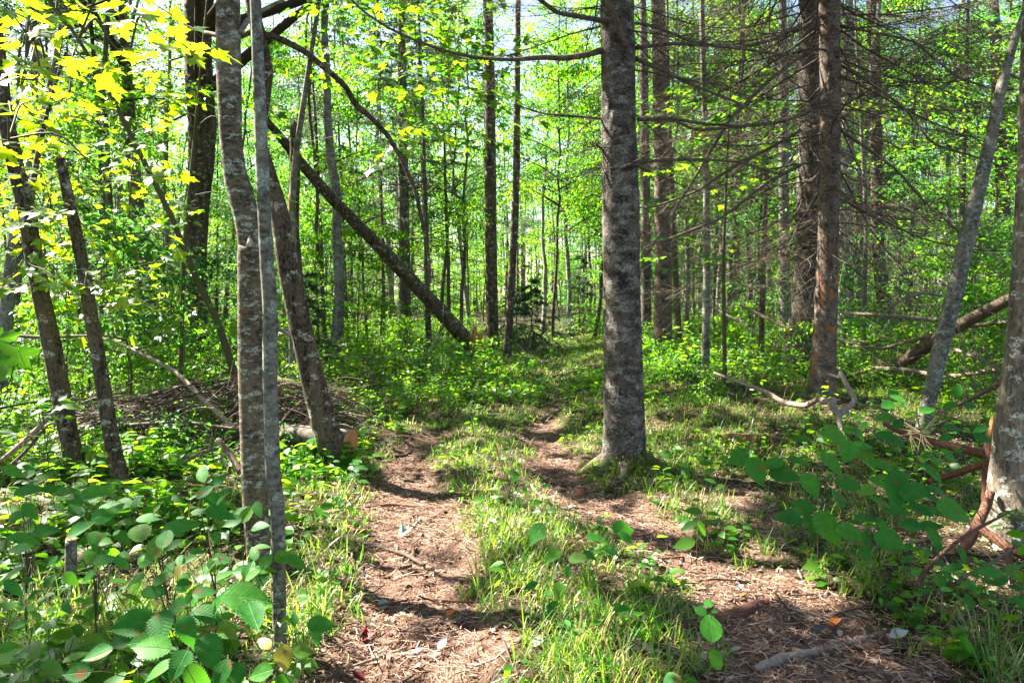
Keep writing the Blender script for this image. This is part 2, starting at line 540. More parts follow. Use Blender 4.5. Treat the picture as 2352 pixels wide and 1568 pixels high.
def simple_mat(name, stops, rough=0.85, scale=30.0, bump=0.4, trans=0.0, zscale=1.0):
    """colour from per-piece random value modulated by noise"""
    m, N, L = new_mat(name)
    out = N.new('ShaderNodeOutputMaterial'); pr = N.new('ShaderNodeBsdfPrincipled')
    pr.inputs['Roughness'].default_value = rough; pr.inputs['Specular IOR Level'].default_value = 0.3
    at = N.new('ShaderNodeAttribute'); at.attribute_name = 'rnd'
    tc = N.new('ShaderNodeTexCoord'); mp = N.new('ShaderNodeMapping'); mp.inputs['Scale'].default_value = (1, 1, zscale)
    L.new(tc.outputs['Object'], mp.inputs[0])
    nz = N.new('ShaderNodeTexNoise'); nz.inputs['Scale'].default_value = scale; nz.inputs['Detail'].default_value = 4; L.new(mp.outputs[0], nz.inputs['Vector'])
    ad = N.new('ShaderNodeMath'); ad.operation = 'MULTIPLY_ADD'; L.new(nz.outputs['Fac'], ad.inputs[0]); ad.inputs[1].default_value = 0.7; L.new(at.outputs['Fac'], ad.inputs[2])
    sb = N.new('ShaderNodeMath'); sb.operation = 'SUBTRACT'; L.new(ad.outputs[0], sb.inputs[0]); sb.inputs[1].default_value = 0.35
    cr = ramp(N, stops); L.new(sb.outputs[0], cr.inputs[0]); L.new(cr.outputs[0], pr.inputs['Base Color'])
    bp = N.new('ShaderNodeBump'); bp.inputs['Strength'].default_value = bump; bp.inputs['Distance'].default_value = 0.008
    L.new(nz.outputs['Fac'], bp.inputs['Height']); L.new(bp.outputs[0], pr.inputs['Normal'])
    if trans > 0:
        tr = N.new('ShaderNodeBsdfTranslucent'); L.new(cr.outputs[0], tr.inputs[0])
        mix = N.new('ShaderNodeMixShader'); mix.inputs[0].default_value = trans
        L.new(pr.outputs[0], mix.inputs[1]); L.new(tr.outputs[0], mix.inputs[2]); L.new(mix.outputs[0], out.inputs[0])
    else:
        L.new(pr.outputs[0], out.inputs[0])
    return m

M = {}
GREEN = [(0.0, (0.018, 0.078, 0.010)), (0.35, (0.028, 0.118, 0.012)), (0.7, (0.05, 0.155, 0.014)), (0.93, (0.09, 0.19, 0.015)), (0.985, (0.35, 0.30, 0.03))]
TGREEN = [(0.0, (0.08, 0.36, 0.008)), (0.5, (0.24, 0.58, 0.010)), (0.93, (0.50, 0.72, 0.012)), (0.985, (0.75, 0.55, 0.05))]
M['leaf'] = leaf_mat('leaf_green', GREEN, TGREEN, 0.5, 0.42, spec=0.4)
M['leaf_dark'] = leaf_mat('leaf_dark_green', [(0.0, (0.015, 0.055, 0.022)), (0.6, (0.03, 0.09, 0.03)), (1.0, (0.06, 0.13, 0.03))], [(0.0, (0.05, 0.24, 0.04)), (0.6, (0.13, 0.38, 0.04)), (1.0, (0.26, 0.48, 0.04))], 0.45, 0.42, spec=0.4)
M['leaf_shade_canopy'] = leaf_mat('leaf_shade_canopy', [(0.0, (0.015, 0.05, 0.015)), (1.0, (0.03, 0.08, 0.02))], [(0.0, (0.05, 0.22, 0.02)), (1.0, (0.12, 0.34, 0.02))], 0.25, 0.5, spec=0.3)  # for the added out-of-frame canopy; passes little light, to deepen its shade
M['leaf_near'] = leaf_mat('leaf_hazel', [(0.0, (0.014, 0.095, 0.016)), (0.4, (0.024, 0.145, 0.020)), (0.8, (0.05, 0.19, 0.022)), (0.97, (0.10, 0.20, 0.03)), (0.99, (0.45, 0.33, 0.03))],
                          [(0.0, (0.08, 0.40, 0.03)), (0.8, (0.16, 0.50, 0.02)), (0.99, (0.7, 0.5, 0.05))], 0.42, 0.5, veins=True, spec=0.14)
M['maple'] = leaf_mat('leaf_maple', GREEN, [(0.0, (0.30, 0.56, 0.008)), (0.6, (0.48, 0.70, 0.010)), (0.95, (0.68, 0.76, 0.012))], 0.6, 0.42)
M['needle'] = leaf_mat('needle_green', [(0.0, (0.025, 0.06, 0.03)), (0.6, (0.05, 0.10, 0.05)), (1.0, (0.09, 0.13, 0.08))], [(0.0, (0.12, 0.25, 0.08)), (1.0, (0.22, 0.36, 0.12))], 0.3, 0.5)
M['grass'] = leaf_mat('grass_blade', [(0.0, (0.018, 0.09, 0.012)), (0.5, (0.04, 0.14, 0.014)), (0.85, (0.09, 0.19, 0.018)), (0.93, (0.30, 0.24, 0.09)), (1.0, (0.38, 0.28, 0.14))],
                       [(0.0, (0.10, 0.40, 0.02)), (0.7, (0.42, 0.66, 0.03)), (0.93, (0.5, 0.42, 0.15))], 0.42, 0.38)
M['moss'] = simple_mat('moss', [(0.2, (0.05, 0.07, 0.01)), (0.8, (0.22, 0.24, 0.02))], 0.95, 60, 1.0)
M['spruce_bark'] = bark_mat('bark_spruce', (0.012, 0.009, 0.007), (0.082, 0.066, 0.050), (0.30, 0.30, 0.25), 0.48, 0.64, ring=2.6, fine=38, lich_scale=9, bump=1.5, squash=1.8, pos=0.22)
M['twin_bark'] = bark_mat('bark_twin', (0.014, 0.011, 0.009), (0.085, 0.065, 0.048), (0.22, 0.26, 0.22), 0.50, 0.66, ring=2.8, fine=40, lich_scale=6, bump=1.0, pos=0.12)
M['twin_bark_b'] = bark_mat('bark_peeling', (0.02, 0.015, 0.012), (0.14, 0.10, 0.075), (0.26, 0.26, 0.22), 0.55, 0.66, ring=2.4, fine=40, lich_scale=8, bump=1.0, orange=0.60)
M['birch_bark'] = bark_mat('bark_young_birch', (0.035, 0.027, 0.016), (0.105, 0.080, 0.050), (0.33, 0.36, 0.30), 0.54, 0.575, ring=2.5, fine=30, lich_scale=13, bump=0.35, squash=2.6)
M['gray_bark'] = bark_mat('bark_gray', (0.05, 0.042, 0.032), (0.13, 0.12, 0.09), (0.30, 0.34, 0.29), 0.55, 0.60, ring=1.5, fine=34, lich_scale=16, bump=0.4, squash=1.2)
M['dark_bark'] = bark_mat('bark_dark_lichen', (0.014, 0.010, 0.007), (0.085, 0.062, 0.040), (0.38, 0.37, 0.27), 0.57, 0.61, ring=0.6, fine=50, lich_scale=8, bump=1.0, squash=1.5, pos=0.1)
M['right_bark'] = bark_mat('bark_smooth_lichen', (0.045, 0.037, 0.027), (0.12, 0.098, 0.072), (0.42, 0.43, 0.36), 0.56, 0.59, ring=0.45, fine=55, lich_scale=11, bump=0.6, squash=1.6, pos=0.1)
M['far_bark'] = bark_mat('bark_far', (0.03, 0.024, 0.018), (0.10, 0.082, 0.062), (0.22, 0.22, 0.19), 0.54, 0.66, ring=0.8, fine=24, lich_scale=5, bump=0.6)
M['pale_bark'] = bark_mat('bark_pale', (0.06, 0.05, 0.042), (0.17, 0.155, 0.13), (0.38, 0.38, 0.33), 0.5, 0.62, ring=1.2, fine=26, lich_scale=6, bump=0.4)
M['root'] = simple_mat('bark_reddish', [(0.15, (0.025, 0.012, 0.008)), (0.5, (0.12, 0.052, 0.032)), (0.9, (0.27, 0.14, 0.09))], 0.95, 70, 1.2)
M['dead'] = simple_mat('wood_dead', [(0.1, (0.03, 0.020, 0.014)), (0.5, (0.11, 0.078, 0.055)), (0.9, (0.30, 0.23, 0.18))], 0.9, 40, 0.8)
M['bleached'] = simple_mat('wood_bleached', [(0.1, (0.07, 0.05, 0.035)), (0.45, (0.20, 0.16, 0.12)), (0.9, (0.42, 0.36, 0.28))], 0.9, 45, 1.0)
M['twig'] = simple_mat('twig_bark', [(0.1, (0.020, 0.014, 0.010)), (0.5, (0.075, 0.055, 0.040)), (0.9, (0.24, 0.19, 0.14))], 0.9, 30, 0.3)
M['stem'] = simple_mat('stem_green_brown', [(0.1, (0.05, 0.035, 0.02)), (0.9, (0.11, 0.10, 0.04))], 0.7, 30, 0.2)
M['cutwood'] = simple_mat('wood_fresh_cut', [(0.1, (0.26, 0.10, 0.03)), (0.5, (0.42, 0.19, 0.06)), (0.9, (0.50, 0.28, 0.10))], 0.8, 40, 0.8, zscale=0.4)
M['litter'] = simple_mat('litter_leaf', [(0.05, (0.035, 0.016, 0.010)), (0.3, (0.11, 0.052, 0.034)), (0.6, (0.26, 0.16, 0.115)), (0.95, (0.46, 0.34, 0.27))], 0.75, 60, 0.3, 0.15)
M['needles_dead'] = simple_mat('litter_needle', [(0.1, (0.09, 0.04, 0.022)), (0.5, (0.29, 0.165, 0.10)), (0.9, (0.58, 0.42, 0.31))], 0.8, 60, 0.1)

def ground_mat():
    m, N, L = new_mat('forest_soil')
    out = N.new('ShaderNodeOutputMaterial'); pr = N.new('ShaderNodeBsdfPrincipled')
    pr.inputs['Roughness'].default_value = 0.95; pr.inputs['Specular IOR Level'].default_value = 0.15
    geo = N.new('ShaderNodeNewGeometry'); at = N.new('ShaderNodeAttribute'); at.attribute_name = 'rnd'
    n1 = N.new('ShaderNodeTexNoise'); n1.inputs['Scale'].default_value = 9; n1.inputs['Detail'].default_value = 8; n1.inputs['Roughness'].default_value = 0.75
    L.new(geo.outputs['Position'], n1.inputs['Vector'])
    v1 = N.new('ShaderNodeTexVoronoi'); v1.inputs['Scale'].default_value = 45; v1.inputs['Randomness'].default_value = 1
    wv = N.new('ShaderNodeVectorMath'); wv.operation = 'ADD'
    n3 = N.new('ShaderNodeTexNoise'); n3.inputs['Scale'].default_value = 30; n3.inputs['Detail'].default_value = 3; L.new(geo.outputs['Position'], n3.inputs['Vector'])
    s3 = N.new('ShaderNodeVectorMath'); s3.operation = 'SCALE'; s3.inputs['Scale'].default_value = 0.05; L.new(n3.outputs['Color'], s3.inputs[0])
    L.new(geo.outputs['Position'], wv.inputs[0]); L.new(s3.outputs[0], wv.inputs[1]); L.new(wv.outputs[0], v1.inputs['Vector'])
    c1 = ramp(N, [(0.32, (0.030, 0.016, 0.011)), (0.47, (0.075, 0.045, 0.030)), (0.58, (0.145, 0.095, 0.066)), (0.70, (0.26, 0.19, 0.14))]); L.new(n1.outputs['Fac'], c1.inputs[0])
    sp = N.new('ShaderNodeSeparateColor'); L.new(v1.outputs['Color'], sp.inputs[0])
    c2 = ramp(N, [(0.0, (0.06, 0.03, 0.02)), (0.5, (0.15, 0.08, 0.055)), (1.0, (0.30, 0.20, 0.15))]); L.new(sp.outputs[0], c2.inputs[0])
    mx = N.new('ShaderNodeMix'); mx.data_type = 'RGBA'; mx.inputs[0].default_value = 0.5; L.new(c1.outputs[0], mx.inputs[6]); L.new(c2.outputs[0], mx.inputs[7])
    c3 = ramp(N, [(0.35, (0.018, 0.018, 0.008)), (0.55, (0.05, 0.038, 0.018)), (0.7, (0.09, 0.06, 0.03))]); L.new(n1.outputs['Fac'], c3.inputs[0])
    m2 = N.new('ShaderNodeMix'); m2.data_type = 'RGBA'; L.new(at.outputs['Fac'], m2.inputs[0]); L.new(c3.outputs[0], m2.inputs[6]); L.new(mx.outputs[2], m2.inputs[7])
    L.new(m2.outputs[2], pr.inputs['Base Color'])
    bp = N.new('ShaderNodeBump'); bp.inputs['Strength'].default_value = 1.0; bp.inputs['Distance'].default_value = 0.02
    ad = N.new('ShaderNodeMath'); ad.operation = 'MULTIPLY_ADD'; L.new(v1.outputs['Distance'], ad.inputs[0]); ad.inputs[1].default_value = 0.6; L.new(n1.outputs['Fac'], ad.inputs[2])
    L.new(ad.outputs[0], bp.inputs['Height']); L.new(bp.outputs[0], pr.inputs['Normal'])
    L.new(pr.outputs[0], out.inputs[0])
    return m
M['ground'] = ground_mat()

# ------------------------------------------------------------------ the ground, one sheet to beyond the last trees
def ground():
    def axis(lo, hi, fine_lo, fine_hi, step, grow=1.09):
        a = list(np.arange(fine_lo, fine_hi, step))
        s = step; v = fine_hi
        while v < hi:
            a.append(v); s *= grow; v += s
        a.append(hi)
        s = step; v = fine_lo - step; b = []
        while v > lo:
            b.append(v); s *= grow; v -= s
        b.append(lo)
        return np.array(b[::-1] + a)
    xs = axis(-160, 160, -4.5, 5.5, 0.026, 1.035)
    ys = axis(-40, 220, 1.6, 9.0, 0.026, 1.03)
    X, Y = np.meshgrid(xs, ys)
    Z = ghn(X, Y)
    d = dirt(X, Y)
    Z = Z + d * ((fbm(X * 14, Y * 14, 0, 31, 3) - 0.5) * 0.055 + (fbm(X * 4, Y * 4, 0, 33, 2) - .5) * .03)
    nx, ny = len(xs), len(ys)
    V = np.stack([X.ravel(), Y.ravel(), Z.ravel()], 1)
    i = np.arange(ny - 1)[:, None] * nx + np.arange(nx - 1)[None]
    q = np.stack([i, i + 1, i + nx + 1, i + nx], -1).reshape(-1, 4)
    g = Geo(); g.add(V, [q], np.clip(np.maximum(d, litterm(X, Y) * 0.8), 0, 1).ravel())
    solo('forest_floor', g, M['ground'], kind='structure')
ground()

# ------------------------------------------------------------------ tree trunks
def trunk_geo(g, C, Rr, sides=20, flare=0.0, lobes=5, rough=0.06, freq=7.0, seed=1, mi=0, flare_h=0.18, knots=()):
    C = np.asarray(C, float); Rr = np.asarray(Rr, float)
    n = len(C)
    T = unit(np.gradient(C, axis=0))
    X = unit(np.cross(T, np.array([0, 1, 0.001]))); Yv = np.cross(T, X)
    th = np.linspace(0, 2 * math.pi, sides, endpoint=False)
    Nn = X[:, None] * np.cos(th)[None, :, None] + Yv[:, None] * np.sin(th)[None, :, None]
    L = np.concatenate([[0], np.cumsum(np.linalg.norm(np.diff(C, axis=0), axis=1))])
    rad = Rr[:, None] * np.ones((1, sides))
    if flare:
        ph = seed * 1.7
        lob = 0.55 + 0.45 * np.cos(th * lobes + ph) * (0.6 + 0.4 * np.sin(th * 2 + ph * 2))
        rad = rad * (1 + flare * np.exp(-L / flare_h)[:, None] * (0.45 + 0.75 * lob)[None])
    for (kl, kth, ka, kw) in knots:        # (height along, angle, size, width m)
        dth = np.abs((th - kth + math.pi) % (2 * math.pi) - math.pi)
        rad = rad * (1 + ka * np.exp(-((L - kl) / kw) ** 2)[:, None] * np.exp(-(dth / 0.9) ** 2)[None])
    Cc = C[:, None] + Nn * rad[..., None]
    q = (fbm(Cc[..., 0] * freq, Cc[..., 1] * freq, Cc[..., 2] * freq * 0.45, seed, 3) - 0.5) * 2
    q2 = (fbm(Cc[..., 0] * freq * 6, Cc[..., 1] * freq * 6, Cc[..., 2] * freq * 6, seed + 5, 2) - 0.5) * 2
    q3 = np.abs(fbm(np.cos(th) * 3.2 + C[:, None, 0] * 0, np.sin(th) * 3.2 + C[:, None, 0] * 0, L[:, None] * 9 + 0 * th, seed + 9, 2) - .5) * 2
    rad = rad * (1 + rough * q + rough * 0.5 * q2 - rough * .5 * (1 - q3) ** 4)
    V = C[:, None] + Nn * rad[..., None]
    lp = np.stack([np.broadcast_to(th / (2 * math.pi), rad.shape), np.broadcast_to(L[:, None], rad.shape), rad], -1)
    j = np.arange(sides); jn = (j + 1) % sides; i = np.arange(n - 1)[:, None]
    Fq = np.stack([i * sides + j + 0 * i, i * sides + jn, (i + 1) * sides + jn, (i + 1) * sides + j + 0 * i], -1).reshape(-1, 4)
    g.add(V.reshape(-1, 3), [Fq, ((n - 1) * sides + j)[None]], 0.5, lp.reshape(-1, 3), mi)

HERO = {}
def hero_tree(key, name, label, cat, px, mat, top_h=9.0, dY=0.0, sides=20, n=90, flare=0.35, rough=0.05, group=None, base=None, knots=(), sink=0.25, seed=1, extend=True, freq=7.0, part_name='trunk', flare_h=0.18):
    """px: (dx, dy, width) from the top down to the foot, measured on the photograph, the foot standing on the ground;
    above the last measured point the trunk goes on to top_h"""
    foot = G(px[-1][0], px[-1][1]) if base is None else np.array(base, float)
    Y0 = foot[1]
    span = px[-1][1] - px[0][1]
    pts = []
    for (dx, dy, w) in px[::-1]:
        f = (px[-1][1] - dy) / span
        Y = Y0 + dY * f
        p = P(dx, dy, Y)
        pts.append((p[0], p[1], p[2], w / 2 / F * Y))
    pts[0] = (foot[0], foot[1], foot[2], pts[0][3])
    pts = np.array(pts)
    down = pts[0].copy(); down[2] -= sink; down[:2] -= (pts[1, :2] - pts[0, :2]) / max(0.2, pts[1, 2] - pts[0, 2]) * sink
    body = [down] + list(pts)
    if extend and top_h > pts[-1][2] + 0.3:
        d = (pts[-1][:3] - pts[-2][:3]); d = d / max(0.05, d[2])
        z = pts[-1][2]; r = pts[-1][3]; q = pts[-1].copy()
        k = 6; H = top_h - z
        for i in range(1, k + 1):
            f = i / k
            q = np.array([pts[-1][0] + d[0] * H * f * (1 - .5 * f), pts[-1][1] + d[1] * H * f * (1 - .5 * f), z + H * f, r * (1 - .8 * f)])
            body.append(q)
    body = resample(np.array(body), n)
    t = thing(name, label, cat, foot, group)
    g = Geo(); trunk_geo(g, body[:, :3], body[:, 3], sides, flare, rough=rough, seed=seed, knots=knots, freq=freq, flare_h=flare_h)
    part(part_name, g, mat, t)
    HERO[key] = (t, body)
    return t, body

big, bigC = hero_tree('big', 'spruce_tree', 'big straight rough-barked spruce standing alone beside the right rut, moss at its foot', 'tree',
    [(1418, 0, 76), (1420, 150, 78), (1421, 300, 80), (1425, 450, 84), (1427, 600, 84), (1430, 750, 88), (1432, 900, 94), (1434, 1000, 98), (1434, 1080, 104)],
    M['spruce_bark'], top_h=13, sides=96, n=560, flare=0.55, rough=0.06, seed=2, freq=9, flare_h=0.12)
twa, twaC = hero_tree('twa', 'spruce_tree', 'thick lichen-grey trunk, left one of the twin spruces, standing behind its neighbour', 'tree',
    [(1862, 0, 50), (1860, 200, 52), (1860, 400, 56), (1856, 600, 60), (1852, 700, 64), (1842, 800, 76), (1835, 862, 84)],
    M['twin_bark'], top_h=13, sides=48, n=300, flare=0.5, rough=0.06, seed=3, flare_h=0.3)
twb, twbC = hero_tree('twb', 'spruce_tree', 'slimmer right one of the twin spruces, with orange bare wood low down', 'tree',
    [(1905, 0, 46), (1907, 200, 44), (1906, 400, 44), (1902, 550, 46), (1898, 700, 50), (1892, 820, 54), (1886, 908, 62)],
    M['twin_bark_b'], top_h=13, sides=48, n=300, flare=0.45, rough=0.05, seed=4, flare_h=0.2)
hero_tree('birch', 'birch_tree', 'young brown birch with white flecks and a kink at its cut stub, left foreground', 'tree',
    [(524, -30, 50), (524, 100, 54), (526, 200, 54), (530, 320, 48), (541, 410, 52), (560, 470, 58), (574, 530, 58), (575, 570, 52), (573, 700, 52), (575, 850, 55), (580, 1000, 56), (586, 1150, 58), (596, 1300, 52)],
    M['birch_bark'], top_h=8.5, sides=40, n=330, flare=0.2, rough=0.035, seed=5, freq=12, knots=((2.27, 4.0, .12, .03), (1.55, 3.6, .12, .04)))
hero_tree('thin', 'maple_tree', 'slim grey lichen-speckled trunk right in front of the young birch', 'tree',
    [(585, -30, 24), (590, 60, 26), (597, 250, 28), (605, 450, 30), (612, 600, 30), (616, 640, 34), (620, 700, 32), (620, 850, 33), (624, 1000, 34), (629, 1120, 36), (638, 1160, 34), (640, 1300, 33), (643, 1497, 30)],
    M['gray_bark'], top_h=6.5, sides=36, n=330, flare=0.1, rough=0.045, seed=6, freq=14, knots=((1.56, 4.2, .55, .035), (1.42, 4.5, .25, .03), (.62, 0.1, .35, .04)))
hero_tree('lean', 'maple_tree', 'dark leaning trunk with a sunlit left edge, its foot beside the cut log end', 'tree',
    [(572, -20, 26), (590, 60, 30), (612, 160, 32), (606, 240, 26), (596, 320, 24), (618, 400, 34), (640, 480, 42), (660, 600, 48), (680, 700, 50), (702, 800, 52), (725, 900, 56), (750, 990, 60), (780, 1075, 66)],
    M['dark_bark'], top_h=8, dY=-0.3, sides=40, n=260, flare=0.3, rough=0.07, seed=7, freq=12)
hero_tree('forkL', 'maple_tree', 'dark forked trunk at the far left with pale lichen blotches, leaning left as it rises', 'tree',
    [(2, 180, 30), (12, 270, 34), (40, 400, 36), (62, 480, 38), (72, 560, 36), (95, 680, 38), (118, 790, 40), (140, 900, 42), (158, 1000, 42), (180, 1098, 44)],
    M['dark_bark'], top_h=6, sides=36, n=220, flare=0.3, rough=0.07, seed=8, freq=12)
hero_tree('snagL', 'snag', 'broken-topped dark dead trunk leaning left between forked trunk and birch', 'snag',
    [(139, 365, 20), (152, 430, 24), (172, 520, 26), (192, 620, 28), (208, 720, 30), (226, 820, 31), (242, 920, 33), (258, 1020, 34), (282, 1118, 38)],
    M['dark_bark'], sides=32, n=180, flare=0.25, rough=0.08, seed=9, extend=False, freq=13)
hero_tree('arcL', 'maple_sapling', 'slender olive sapling bowing up to the upper left from behind the birch', 'sapling',
    [(100, -20, 7), (180, 90, 8), (240, 190, 10), (300, 310, 11), (350, 410, 12), (395, 500, 13), (430, 590, 14), (465, 670, 15), (495, 725, 16), (520, 800, 17), (548, 890, 18), (566, 1000, 20)],
    M['stem'], top_h=4.2, sides=12, n=120, flare=0.1, rough=0.03, seed=10)
hero_tree('paleL', 'birch_tree', 'pale mottled trunk at the left picture edge behind the dark forked one', 'tree',
    [(60, 420, 20), (42, 480, 22), (30, 560, 24), (22, 640, 27), (14, 740, 29), (12, 830, 32), (8, 930, 34)],
    M['pale_bark'], top_h=8, sides=24, n=120, flare=0.2, rough=0.05, seed=11)
hero_tree('darkL', 'maple_tree', 'thick dark trunk deeper in the wood just left of the birch', 'tree',
    [(452, -20, 56), (455, 100, 58), (458, 200, 62), (466, 290, 62), (462, 380, 56), (452, 480, 54), (448, 600, 52), (450, 720, 52), (452, 828, 56)],
    M['dark_bark'], top_h=12, sides=32, n=200, flare=0.25, rough=0.10, seed=12, freq=5)
hero_tree('mossL', 'spruce_tree', 'grey-brown mossy trunk standing deep in the green at left, behind the broken-topped one', 'tree',
    [(300, 300, 28), (310, 430, 30), (322, 540, 32), (333, 640, 34), (345, 740, 36), (352, 830, 40)],
    M['far_bark'], top_h=12, sides=20, n=100, flare=0.2, rough=0.06, seed=13)
hero_tree('snagM', 'snag', 'upright snag with a snapped top and bare orange wood, right of the birch', 'snag',
    [(676, 288, 20), (678, 400, 23), (674, 520, 24), (684, 640, 24), (706, 800, 26), (720, 880, 28)],
    M['dark_bark'], sides=24, n=120, flare=0.2, rough=0.09, seed=14, extend=False)
hero_tree('midA', 'spruce_tree', 'dark straight trunk in the middle distance left of the path, the thicker of two neighbours', 'tree',
    [(1120, 0, 22), (1124, 150, 24), (1126, 300, 25), (1127, 500, 27), (1129, 650, 27), (1132, 812, 30)],
    M['dark_bark'], top_h=13, sides=18, n=120, flare=0.15, rough=0.05, seed=15, freq=4)
hero_tree('midB', 'spruce_tree', 'dark straight trunk in the middle distance left of the path, the thinner of two neighbours', 'tree',
    [(1190, 0, 12), (1188, 200, 14), (1186, 400, 16), (1180, 550, 17), (1172, 700, 18), (1164, 824, 20)],
    M['dark_bark'], top_h=12, sides=14, n=100, flare=0.1, rough=0.05, seed=16, freq=4)
hero_tree('midC', 'spruce_tree', 'spruce trunk bristling with dead twigs, crossed by the long leaning log', 'tree',
    [(922, 60, 18), (925, 300, 22), (927, 500, 26), (929, 650, 28), (931, 812, 32)],
    M['far_bark'], top_h=12, sides=18, n=100, flare=0.15, rough=0.06, seed=17, freq=4)
hero_tree('redR', 'spruce_tree', 'reddish-brown trunk just right of the big spruce', 'tree',
    [(1512, 20, 32), (1516, 200, 34), (1520, 400, 36), (1524, 600, 38), (1523, 700, 40), (1521, 815, 46)],
    M['twin_bark_b'], top_h=12, sides=20, n=120, flare=0.2, rough=0.07, seed=18)
hero_tree('redR2', 'spruce_tree', 'slim dark trunk half hidden behind the right side of the big spruce', 'tree',
    [(1478, 100, 20), (1482, 400, 22), (1484, 600, 24), (1484, 795, 26)],
    M['far_bark'], top_h=11, sides=14, n=80, flare=0.2, rough=0.07, seed=19)
hero_tree('poleA', 'maple_sapling', 'thin olive pole of a sapling between the reddish trunk and the pale one', 'sapling',
    [(1540, 350, 11), (1546, 500, 13), (1552, 640, 15), (1560, 825, 18)],
    M['stem'], top_h=8, sides=12, n=70, flare=0.1, rough=0.04, seed=20)
hero_tree('poleB', 'birch_tree', 'pale slender pole rising straight between the big spruce and the twin spruces', 'tree',
    [(1612, 0, 12), (1616, 200, 13), (1622, 400, 14), (1624, 600, 17), (1622, 750, 18), (1619, 875, 20)],
    M['pale_bark'], top_h=10, sides=14, n=90, flare=0.1, rough=0.05, seed=21)
hero_tree('poleC', 'maple_sapling', 'thin reddish pole standing a little left of the twin spruces', 'sapling',
    [(1762, 300, 9), (1758, 480, 11), (1752, 650, 13), (1748, 832, 14)],
    M['far_bark'], top_h=8, sides=12, n=70, flare=0.1, rough=0.05, seed=22)
hero_tree('greyR', 'maple_tree', 'grey trunk seen close behind the left side of the twin spruces', 'tree',
    [(1798, 100, 20), (1800, 400, 22), (1802, 600, 25), (1804, 800, 28)],
    M['gray_bark'], top_h=12, sides=16, n=80, flare=0.2, rough=0.05, seed=23)
hero_tree('bowR', 'maple_tree', 'smooth grey curved trunk arching up to the right picture edge', 'tree',
    [(2350, 40, 15), (2325, 110, 18), (2300, 200, 22), (2282, 290, 25), (2262, 380, 28), (2244, 450, 32), (2232, 500, 34), (2212, 590, 34), (2192, 680, 36), (2165, 780, 37), (2145, 870, 34), (2130, 930, 32), (2118, 995, 32)],
    M['gray_bark'], top_h=5.5, sides=32, n=240, flare=0.2, rough=0.05, seed=24, freq=10)
hero_tree('edgeR', 'maple_tree', 'stout trunk with greenish white lichen patches, cut off by the right picture edge', 'tree',
    [(2386, 380, 84), (2384, 500, 92), (2380, 650, 100), (2374, 800, 112), (2365, 900, 122), (2358, 1000, 132), (2352, 1120, 146), (2348, 1245, 160)],
    M['right_bark'], top_h=9, sides=72, n=320, flare=0.12, rough=0.04, seed=25, freq=9)
hero_tree('backR1', 'spruce_tree', 'dark trunk with peeling flakes standing some way behind the right twin spruce', 'tree',
    [(2004, 0, 26), (2010, 200, 26), (2014, 400, 26), (2016, 560, 28), (2030, 700, 30), (2040, 790, 32)],
    M['dark_bark'], top_h=12, sides=16, n=90, flare=0.2, rough=0.12, seed=26, freq=5)
hero_tree('backR2', 'maple_tree', 'bluish grey trunk right behind the twin spruces', 'tree',
    [(1952, 0, 20), (1948, 200, 24), (1946, 400, 28), (1942, 600, 30), (1940, 790, 32)],
    M['pale_bark'], top_h=12, sides=16, n=80, flare=0.15, rough=0.05, seed=27)
hero_tree('backR3', 'maple_tree', 'dark trunk at the back between the curved grey trunk and the right edge', 'tree',
    [(2285, 60, 22), (2296, 300, 26), (2306, 500, 28), (2312, 700, 30), (2316, 800, 32)],
    M['dark_bark'], top_h=12, sides=16, n=80, flare=0.15, rough=0.06, seed=28)

# snags get splintered tops, the forked tree its fork, the birch its stub
def child_tubes(key, name, specs, mat, sides=10, rough=0.08, n=24):
    """specs: pixel paths (dx, dy, width) at a depth Y, one part each"""
    t = HERO[key][0]
    for (path, Ys) in specs:
        pts = []
        for i, (dx, dy, w) in enumerate(path):
            Y = Ys[0] + (Ys[1] - Ys[0]) * i / (len(path) - 1)
            p = P(dx, dy, Y); pts.append((*p, w / 2 / F * Y))
        b = resample(np.array(pts), n)
        g = Geo(); tubes(g, b[:, :3], b[:, 3], sides, 0.5, cap=True, rough=rough, freq=18)
        part(name, g, mat, t)
Yf = HERO['forkL'][0].location.y
child_tubes('forkL', 'branch', [([(66, 470, 22), (76, 415, 16), (88, 350, 12), (110, 250, 9), (150, 120, 6)], (Yf, Yf + .4))], M['dark_bark'])
Yb = HERO['birch'][0].location.y
child_tubes('birch', 'stub', [([(573, 720, 50), (574, 650, 54), (576, 600, 57), (577, 572, 58), (577, 564, 54)], (Yb - .005, Yb - .03))], M['birch_bark'], sides=20)
child_tubes('birch', 'branch', [([(551, 75, 14), (570, 45, 12), (600, 25, 9), (640, 5, 7), (700, -30, 5)], (Yb, Yb + .2))], M['gray_bark'])
g = Geo()
tip = P(571, 545, Yb - .1)
tubes(g, [[tip + (0, .01, -.05), tip + (.002, .012, -.02), tip + (-.002, .016, .012)]], [[.024, .015, .002]], 5, .9, cap=True, rough=.3)
tubes(g, [[tip + (.012, .01, -.05), tip + (.012, .012, -.03), tip + (.014, .014, -.012)]], [[.016, .010, .002]], 5, .6, cap=True, rough=.3)
part('wound', g, M['bleached'], HERO['birch'][0])
Yt = HERO['lean'][0].location.y
